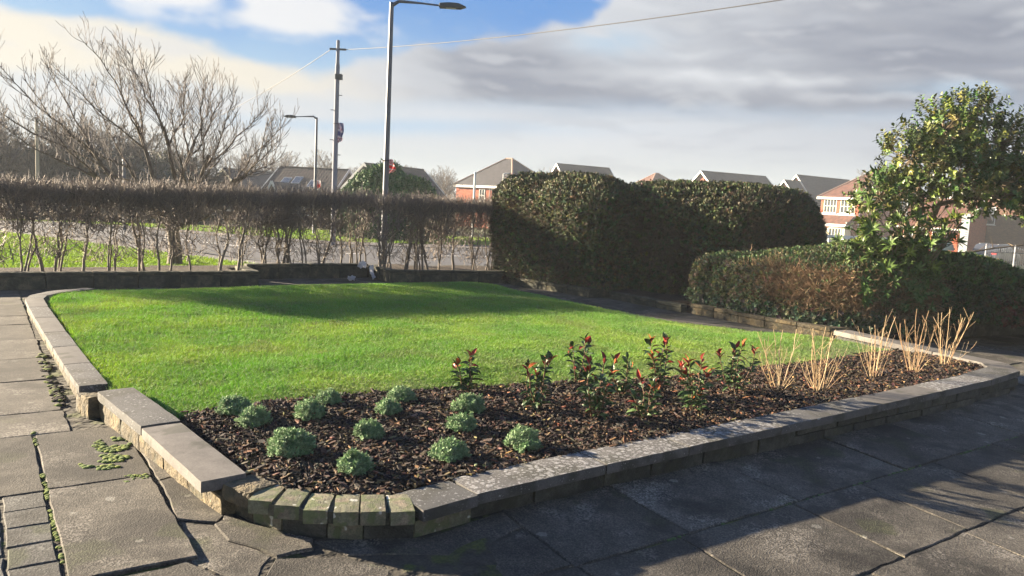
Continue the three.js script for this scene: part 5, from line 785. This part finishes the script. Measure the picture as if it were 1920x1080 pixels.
function house({ label, at: [x, z], turn, W, D, eave, rise, type = 'hip', ridge = 0, wall, roof, over = 0.35, name = 'house', barge = UPVC }) {
  const gy = groundAt(x, z) - 0.1, o = thing(name, label, 'house', 'houses of the estate', [x, gy, z], turn), E = eave - gy;
  part(o, 'wall', metreUV(boxG(W, E, D).translate(0, E / 2, 0)), wall);
  const w = W / 2 + over, d = D / 2 + over, y0 = E - 0.04, yr = E + rise, B = new Build(), T = 0.12;
  const face = (...p) => { const l = p[1].clone().sub(p[0]), ux = l.normalize(), n = ux.clone().cross(p[p.length - 1].clone().sub(p[0])).normalize(), uy = n.clone().cross(ux), uv = p.map((q) => { const r = q.clone().sub(p[0]); return [r.dot(ux), r.dot(uy)]; }); p.length === 4 ? B.quad(...p, uv) : B.tri3(...p, uv); };
  if (type === 'hip') {
    const ax = ridge > 0 && W >= D ? ridge / 2 : 0, az = ridge > 0 && W < D ? ridge / 2 : 0, a = V3(-w, y0, d), b = V3(w, y0, d), c = V3(w, y0, -d), e = V3(-w, y0, -d), r1 = V3(-ax, yr, az), r2 = V3(ax, yr, -az);
    if (az) { face(a, b, r1); face(b, c, r2, r1); face(c, e, r2); face(e, a, r1, r2); } else if (ax) { face(a, b, r2, r1); face(b, c, r2); face(c, e, r1, r2); face(e, a, r1); } else { face(a, b, r1); face(b, c, r1); face(c, e, r1); face(e, a, r1); }
    const rf = part(o, 'roof', B.geo(), roof), R = new Build(); for (const [p, q] of [[a, r1], [b, az ? r1 : r2], [c, r2], [e, az ? r2 : r1], [r1, r2]]) if (p.distanceTo(q) > 0.1) R.tube([p, q].map((s) => s.clone().add(V3(0, 0.02, 0))), [0.09, 0.09], 6); part(rf, 'ridge_tiles', R.geo(), std({ color: rgb(0.3, 0.19, 0.14), roughness: 0.9 }));
    for (const [px, pz, sx, sz] of [[0, d, 2 * w, 0.06], [0, -d, 2 * w, 0.06], [w, 0, 0.06, 2 * d], [-w, 0, 0.06, 2 * d]]) part(o, 'fascia', boxG(sx, 0.24, sz), UPVC, [px, y0 - 0.1, pz]);
    part(o, 'soffit', boxG(2 * w - 0.1, 0.03, 2 * d - 0.1), UPVC, [0, y0 - 0.17, 0]);
  } else {   // gable, ridge along local z (gables at front and back) or along local x
    const alongX = type === 'gable_x', p = (s, y, t) => (alongX ? V3(t, y, -s) : V3(s, y, t)), hw = alongX ? D / 2 : W / 2, hl = (alongX ? W : D) / 2, slope = rise / hw, ow = hw + over, ol = hl + over, ye = E - over * slope;
    for (const s of [-1, 1]) { const A = p(s * ow, ye, -ol), Bp = p(s * ow, ye, ol), C = p(0, yr, ol), De = p(0, yr, -ol), up = V3(0, T, 0), q = [A, Bp, C, De], top = q.map((k) => k.clone().add(up)); s > 0 ? (face(top[1], top[0], top[3], top[2])) : face(...top); B.quad(q[0], q[3], q[2], q[1]); B.quad(q[0], q[1], top[1], top[0]); for (const [m, n] of [[1, 2], [0, 3]]) B.quad(q[m], q[n], top[n], top[m]); }
    const rf = part(o, 'roof', B.geo(), roof); part(rf, 'ridge_tiles', new Build().tube([p(0, yr + T, -ol), p(0, yr + T, ol)], [0.09, 0.09], 6).geo(), roof);
    for (const t of [-1, 1]) { const G = new Build(), a = p(-hw, E - 0.001, t * hl), b = p(hw, E - 0.001, t * hl), c = p(0, yr - 0.02, t * hl), uvs = [[0, 0], [2 * hw, 0], [hw, rise]]; G.tri3(a, b, c, uvs); part(o, 'gable', G.geo(), wall); for (const s of [-1, 1]) { const e = p(s * ow, ye - 0.06, t * (ol + 0.03)), r = p(0, yr - 0.06, t * (ol + 0.03)), BB = new Build(), u = V3(0, 0.24, 0), th = p(0, 0, t * 0.05); BB.quad(e, r, r.clone().add(u), e.clone().add(u)); const e2 = e.clone().add(th), r2 = r.clone().add(th); BB.quad(e2, r2, r2.clone().add(u), e2.clone().add(u)); BB.quad(e, r, r2, e2); BB.quad(e.clone().add(u), r.clone().add(u), r2.clone().add(u), e2.clone().add(u)); part(o, 'barge_board', BB.geo(), barge); } }
  }
  o.userData.E = undefined; delete o.userData.E; o.__ = { W, D, gy }; return o;
}
function windowOn(o, face, s, y, w, h, cols = 2, rows = 1, frame = UPVC) {   // s along the wall, y up from the datum
  const { W, D, gy } = o.__, g = new THREE.Group(); g.name = 'window'; g.position.set(...(face === 'front' ? [s, y - gy, D / 2 + 0.01] : face === 'right' ? [W / 2 + 0.01, y - gy, -s] : [-W / 2 - 0.01, y - gy, s])); g.rotation.y = face === 'front' ? 0 : face === 'right' ? Math.PI / 2 : -Math.PI / 2; o.add(g);
  const f = 0.07; for (const [px, py, sx, sy] of [[0, h / 2, w + f, f], [0, -h / 2, w + f, f], [-w / 2, 0, f, h - f], [w / 2, 0, f, h - f]]) part(g, 'frame', boxG(sx, sy, 0.09), frame, [px, py, 0]);
  for (let k = 1; k < cols; k++) part(g, 'mullion', boxG(0.06, h - f, 0.08), frame, [-w / 2 + w * k / cols, 0, 0]); for (let k = 1; k < rows; k++) part(g, 'transom', boxG(w - f, 0.05, 0.07), frame, [0, -h / 2 + h * k / rows, 0]);
  part(g, 'pane', boxG(w - f, h - f, 0.02), PANE, [0, 0, -0.005]); part(g, 'sill', boxG(w + 0.2, 0.06, 0.2), UPVC, [0, -h / 2 - 0.07, 0.05]); return g;
}
{ const h = house({ label: 'hipped brick house with grey slate roof left of the tall clipped hedge', at: [-1.05, -85.6], turn: -0.7, W: 8, D: 8, eave: 3.15, rise: 3.1, ridge: 0.9, wall: orangeBrick, roof: slateRoof, over: 0.3 }); windowOn(h, 'front', -0.1, 2.1, 0.75, 1.25, 2, 2); part(h, 'downpipe', new THREE.CylinderGeometry(0.06, 0.06, 4.2, 8), DARKMETAL, [1.1, 2.2, 4.1]); part(h, 'soil_pipe', new THREE.CylinderGeometry(0.05, 0.05, 0.9, 8).rotateZ(1.0), DARKMETAL, [1.5, 4.0, 4.1]); }
{ const h = house({ label: 'orange brick house with red-brown hipped roof right of the tall hedges', at: [42.95, -91.33], turn: -1.0, W: 4.8, D: 16, eave: 4.0, rise: 3.4, ridge: 4, wall: orangeBrick, roof: redRoof });
  windowOn(h, 'front', -1.15, 3.0, 1.55, 1.5, 4, 2, CREAMP); windowOn(h, 'front', 1.05, 3.0, 1.75, 1.5, 4, 2, CREAMP); windowOn(h, 'right', 0, 3.0, 1.4, 1.3, 2, 1);
  const gy = h.__.gy, L = new Build(), a = V3(-2.7, 2.0 - gy, 8.02), b = V3(2.0, 2.0 - gy, 8.02), c = V3(2.0, 0.95 - gy, 9.5), d = V3(-2.7, 0.95 - gy, 9.5); L.quad(d, c, b, a, [[0, 0], [4.7, 0], [4.7, 1.8], [0, 1.8]]); L.quad(a, b, V3(2.0, 1.88 - gy, 8.02), V3(-2.7, 1.88 - gy, 8.02)); L.tri3(c, V3(2.0, 0.85 - gy, 8.02), b, [[0, 0], [1, 0], [1, 1]]); part(h, 'porch_roof', L.geo(), redRoof); part(h, 'porch_fascia', boxG(4.8, 0.28, 0.06), UPVC, [-0.35, 0.86 - gy, 9.52]); part(h, 'porch_cheek', boxG(0.05, 0.7, 1.2), UPVC, [1.92, 0.95 - gy, 8.7]); part(h, 'lead_flashing', boxG(4.9, 0.28, 0.03), LEAD, [-0.35, 2.06 - gy, 8.03]); part(h, 'porch_wall', boxG(4.2, 1.9, 1.2), CREAMP, [-0.35, 0.98, 8.62]); windowOn(h, 'front', -1.3, 0.1, 1.5, 0.9, 4, 1, CREAMP).position.z = 9.24; windowOn(h, 'front', 0.6, 0.1, 1.5, 0.9, 4, 1, CREAMP).position.z = 9.24;
  part(h, 'downpipe', new THREE.CylinderGeometry(0.05, 0.05, 4.8, 8), UPVC, [2.46, 2.5, 7.9]); }
{ const h = house({ label: 'dark navy-roofed house with white barge boards left of the red-roofed one', at: [38.4, -97.8], turn: -0.96, W: 4.4, D: 10.5, eave: 3.9, rise: 2.6, type: 'gable_z', wall: orangeBrick, roof: navyRoof }); windowOn(h, 'front', 1.0, 2.6, 0.9, 1.1, 2, 1); windowOn(h, 'right', 2, 2.8, 1.2, 1.3, 2, 1); }
{ const h = house({ label: 'low dark gabled wing in front of the navy-roofed house', at: [34.6, -94.5], turn: -0.96, W: 4, D: 6.5, eave: 3.4, rise: 2.3, type: 'gable_z', wall: redBrick, roof: navyRoof }); windowOn(h, 'front', 0, 2.2, 1.2, 1.2, 2, 1); }
{ const h = house({ label: 'gabled bungalow with pale barge boards beside the bare tree', at: [-24.9, -73.2], turn: -0.42, W: 5.4, D: 7, eave: 0.5, rise: 2.6, type: 'gable_z', wall: brownBrick, roof: slateRoof, barge: CREAMP }); windowOn(h, 'front', 0, 0.0, 1.4, 1.0, 2, 1); }
{ const h = house({ label: 'brown-roofed bungalow with three roof windows beyond the hedge', at: [-17.6, -67], turn: -0.16, W: 5.6, D: 7.4, eave: 1.15, rise: 2.3, type: 'gable_x', wall: brownBrick, roof: brownRoof }), gy = h.__.gy, sl = Math.atan2(2.3, 3.7);
  for (const [x, t] of [[-1.6, 0.55], [-0.65, 0.5], [0.9, 0.6]]) { const g = new THREE.Group(); g.name = 'roof_window'; g.position.set(x, 1.15 - gy + 2.3 * (1 - t) + 0.16, 3.7 * t); g.rotation.x = sl; h.add(g); part(g, 'frame', boxG(0.72, 0.06, 1.1), LEAD); part(g, 'pane', boxG(0.58, 0.02, 0.95), PANE, [0, 0.035, 0]); }
  const G = new Build(), F = new Build(), y0 = 0.6 - gy, yr = 2.2 - gy; G.quad(V3(-1.9, y0, 5.4), V3(-1.15, yr, 5.4), V3(-1.15, yr, 2.2), V3(-1.9, y0, 2.2), [[0, 0], [0, 1.6], [3, 1.6], [3, 0]]); G.quad(V3(-1.15, yr, 5.4), V3(-0.4, y0, 5.4), V3(-0.4, y0, 2.2), V3(-1.15, yr, 2.2), [[0, 0], [0, 1.6], [3, 1.6], [3, 0]]); part(h, 'porch_roof', G.geo(), slateRoof); for (const s of [-1, 1]) { const b = part(h, 'porch_barge', boxG(0.16, 1.85, 0.06), UPVC, [-1.15 + s * 0.39, (y0 + yr) / 2, 5.44]); b.rotation.z = s * 0.438; } windowOn(h, 'front', 1.2, 0.2, 1.6, 1.1, 3, 1); }
house({ label: 'dark brown roof rising behind the laurel dome', at: [-10.4, -66], turn: -0.45, W: 7.2, D: 8, eave: 0.6, rise: 3.3, type: 'gable_z', wall: brownBrick, roof: brownRoof });
house({ label: 'far house with white gable edge above the left clipped hedge', at: [8.2, -98], turn: -1.0, W: 4.2, D: 7.6, eave: 4.2, rise: 2.2, type: 'gable_z', wall: redBrick, roof: navyRoof });
house({ label: 'far small hipped roof peeping over between the tall hedges', at: [20, -112], turn: 0.4, W: 6, D: 6, eave: 4.4, rise: 2.3, ridge: 0.5, wall: redBrick, roof: redRoof });
house({ label: 'far dark roof with white gable above the right clipped hedge', at: [27.2, -98], turn: -1.05, W: 4.6, D: 10.5, eave: 4.4, rise: 2.0, type: 'gable_z', wall: redBrick, roof: slateRoof });
{ const h = house({ label: 'low lit bungalow with white bay window behind the evergreen tree', at: [36.0, -64.8], turn: -0.85, W: 4.6, D: 7, eave: 1.45, rise: 2.1, type: 'gable_x', wall: orangeBrick, roof: redRoof }); windowOn(h, 'front', 0.9, 0.45, 1.1, 1.3, 2, 1); windowOn(h, 'front', -0.9, 0.45, 1.7, 1.3, 3, 2); part(h, 'gutter', boxG(5.2, 0.12, 0.14), UPVC, [0, 1.45 - h.__.gy - 0.22, 3.92]); part(h, 'downpipe', new THREE.CylinderGeometry(0.06, 0.06, 2.4, 8), UPVC, [2.36, 1.3, 3.4]); }
{ const h = house({ label: 'tall brown brick house at the right edge with a small gabled dormer', at: [42.6, -67], turn: -0.85, W: 6.5, D: 8, eave: 3.9, rise: 2.8, type: 'gable_z', wall: brownBrick, roof: brownRoof }); windowOn(h, 'front', -0.5, 2.5, 1.3, 1.4, 2, 2); part(h, 'downpipe', new THREE.CylinderGeometry(0.06, 0.06, 5.0, 8), UPVC, [-3.1, 2.5, 4.06]); }
stage('houses done');
// ================================================================ CARS, RAILINGS, SIGN
function car(label, x, z, heading, paint) {
  const gy = groundAt(x, z) - 0.05, o = thing('parked_car', label, 'car', 'cars parked by the bungalow', [x, gy, z], -heading), sh = new THREE.Shape();   // local +x is forward
  sh.moveTo(-2.15, 0.42); sh.lineTo(-2.2, 0.75); sh.quadraticCurveTo(-2.2, 1.0, -2.05, 1.05); sh.lineTo(-1.75, 1.52); sh.quadraticCurveTo(-1.6, 1.62, -1.2, 1.64); sh.lineTo(0.2, 1.62); sh.quadraticCurveTo(0.5, 1.58, 0.75, 1.35); sh.lineTo(1.15, 1.05); sh.lineTo(1.9, 0.95); sh.quadraticCurveTo(2.2, 0.88, 2.2, 0.62); sh.lineTo(2.15, 0.34); sh.lineTo(1.75, 0.3); sh.absarc(1.35, 0.33, 0.38, 0, Math.PI, false); sh.lineTo(-0.95, 0.3); sh.absarc(-1.35, 0.33, 0.38, 0, Math.PI, false); sh.lineTo(-2.1, 0.32); sh.closePath();
  const g = new THREE.ExtrudeGeometry(sh, { depth: 1.64, bevelEnabled: true, bevelSize: 0.07, bevelThickness: 0.08, bevelSegments: 3, curveSegments: 10 }); g.translate(0, 0, -0.82); const p = g.attributes.position; for (let k = 0; k < p.count; k++) { const y = p.getY(k); if (y > 1.0) p.setZ(k, p.getZ(k) * (1 - 0.26 * (y - 1.0))); } part(o, 'body', toCreasedNormals(g, 0.6), new THREE.MeshPhysicalMaterial({ color: paint, roughness: 0.4, metalness: 0, clearcoat: 0.5, clearcoatRoughness: 0.1 }));
  const glass = new THREE.MeshPhysicalMaterial({ color: rgb(0.02, 0.022, 0.025), roughness: 0.2 });
  for (const s of [-1, 1]) { const w = new THREE.Shape(); w.moveTo(-1.6, 1.08); w.lineTo(-1.45, 1.48); w.lineTo(0.15, 1.5); w.lineTo(0.75, 1.1); w.closePath(); const m = part(o, 'side_window', new THREE.ExtrudeGeometry(w, { depth: 0.02, bevelEnabled: false }), glass, [0, 0, s * 0.86]); m.rotation.x = -s * 0.13; m.position.y = 0.0; m.position.z = s * (0.9 + 0.16) - (s < 0 ? 0.02 : 0); m.position.z = s * 1.035; part(o, 'tail_light', boxG(0.1, 0.24, 0.3), std({ color: rgb(0.5, 0.02, 0.02), roughness: 0.25 }), [-2.18, 0.95, s * 0.7]); part(o, 'roof_rail', boxG(1.7, 0.04, 0.04), PALE, [-0.6, 1.7, s * 0.62]); part(o, 'mirror', boxG(0.12, 0.14, 0.2), glass, [0.7, 1.12, s * 0.98]); for (const wx of [-1.35, 1.35]) { const wh = new THREE.Group(); wh.name = 'wheel'; wh.position.set(wx, 0.33, s * 0.78); o.add(wh); part(wh, 'tyre', new THREE.TorusGeometry(0.25, 0.09, 10, 24), CABLE); part(wh, 'rim', new THREE.CylinderGeometry(0.19, 0.19, 0.12, 18).rotateX(Math.PI / 2), PALE); } }
  const rw = part(o, 'rear_window', boxG(0.02, 0.46, 1.3), glass, [-1.96, 1.3, 0]); rw.rotation.z = -0.57; part(o, 'bumper', boxG(0.14, 0.2, 1.66), DARKMETAL, [-2.2, 0.5, 0]); part(o, 'number_plate', boxG(0.02, 0.12, 0.54), std({ color: rgb(0.75, 0.5, 0.03), roughness: 0.4 }), [-2.285, 0.76, 0]); part(o, 'badge_strip', boxG(0.03, 0.05, 0.6), PALE, [-2.26, 0.9, 0]); return o;
}
car('dark estate car with yellow number plate behind the black railings', 35.9, -57.5, -0.66, rgb(0.03, 0.035, 0.05)); car('dark green car half hidden beside the white totem sign', 32.2, -58.5, -1.1, rgb(0.02, 0.045, 0.04));
{ const o = thing('railing', 'black iron railings with pale tips at the right edge', 'fence', null, [24.5, groundAt(24.5, -40) - 0.06, -40], 0.35), n = 26, bar = new THREE.CylinderGeometry(0.011, 0.011, 1, 6), tip = new THREE.ConeGeometry(0.026, 0.09, 6);
  for (let k = 0; k < n; k++) { const H = 1.32 - 0.16 * Math.sin(Math.PI * (k % 13) / 12), b = part(o, 'bar', bar, DARKMETAL, [k * 0.15, H / 2 + 0.05, 0]); b.scale.y = H; part(o, 'finial', tip, STEEL, [k * 0.15, H + 0.09, 0]); }
  for (const k of [0, 13, 25]) part(o, 'post', boxG(0.05, 1.45, 0.05), STEEL, [k * 0.15 + (k === 0 ? -0.08 : 0.075), 0.75, 0]); for (const y of [0.2, 1.05]) part(o, 'rail', boxG(25 * 0.15, 0.04, 0.02), DARKMETAL, [25 * 0.075, y, 0.016]); }
{ const cv = document.createElement('canvas'); cv.width = 64; cv.height = 512; const c = cv.getContext('2d'); c.fillStyle = '#e8eaec'; c.fillRect(0, 0, 64, 512); c.fillStyle = '#15181c'; c.fillRect(38, 26, 18, 22); c.fillStyle = '#2f7d3a'; c.fillRect(36, 74, 18, 16); c.fillStyle = '#7f8fa3'; for (let k = 0; k < 7; k++) c.fillRect(34, 112 + k * 20, 22, 5); const t = new THREE.CanvasTexture(cv); t.colorSpace = THREE.SRGBColorSpace;
  const o = thing('totem_sign', 'narrow white totem sign standing behind the dark juniper mound', 'sign', null, [14.52, groundAt(14.5, -25) - 0.06, -25], -0.5); part(o, 'panel', boxG(0.24, 1.75, 0.06), std({ color: rgb(0.75, 0.76, 0.78), roughness: 0.4 }), [0, 1.17, 0]); part(o, 'printed_face', new THREE.PlaneGeometry(0.22, 1.7), std({ map: t, roughness: 0.4 }), [0, 1.17, 0.034]); part(o, 'post', boxG(0.1, 0.4, 0.05), STEEL, [0, 0.16, 0]); }
{ const o = thing('rail_fence', 'long white board rail on posts before the red-roofed house', 'fence', null, [15.9, groundAt(17, -38) - 0.06, -38.5], 0.05); part(o, 'board', boxG(3.4, 0.17, 0.05), PALE, [1.3, 1.15, 0]); for (const x of [-0.2, 1.3, 2.8]) part(o, 'post', boxG(0.08, 1.2, 0.08), PALE, [x, 0.6, -0.07]); }
{ // torn white plastic on the kerb at the gap
  const scrap = (label, x, y, z, w, h, seed) => { const g = mulberry(seed), geo = new THREE.PlaneGeometry(w, h, 9, 9), p = geo.attributes.position; for (let k = 0; k < p.count; k++) { const a = p.getX(k) / w, b = p.getY(k) / h, cut = vn2(a * 5 + seed, b * 5, seed); p.setXYZ(k, p.getX(k) * (0.4 + 0.9 * cut), p.getY(k), 0.07 * Math.sin(a * 9 + b * 7 + seed) + 0.03 * (g() - 0.5)); } geo.computeVertexNormals(); const m = new THREE.Mesh(geo, leafy({ color: rgb(0.72, 0.74, 0.8), transmission: 0.3 })); m.name = numbered('plastic_scrap'); m.userData = { label, category: 'litter', group: 'torn plastic at the gap in the kerb' }; m.position.set(x, y, z); m.rotation.set(-0.5, 0.4, 0.3); m.castShadow = m.receiveShadow = true; scene.add(m); };
  const a = P(3.78, 10.35, 0.27), b = P(3.45, 10.1, 0.04), c = P(3.92, 10.2, 0.2); scrap('torn white plastic hooked over the kerb corner at the gap', a.x, a.y, a.z, 0.17, 0.12, 4); scrap('small crumpled white plastic scrap lying on the path by the gap', b.x, b.y, b.z, 0.13, 0.08, 9); scrap('thin strip of white plastic trailing down the kerb end', c.x, c.y - 0.06, c.z, 0.06, 0.26, 14); }
stage('street done');
renderer.render(scene, camera);
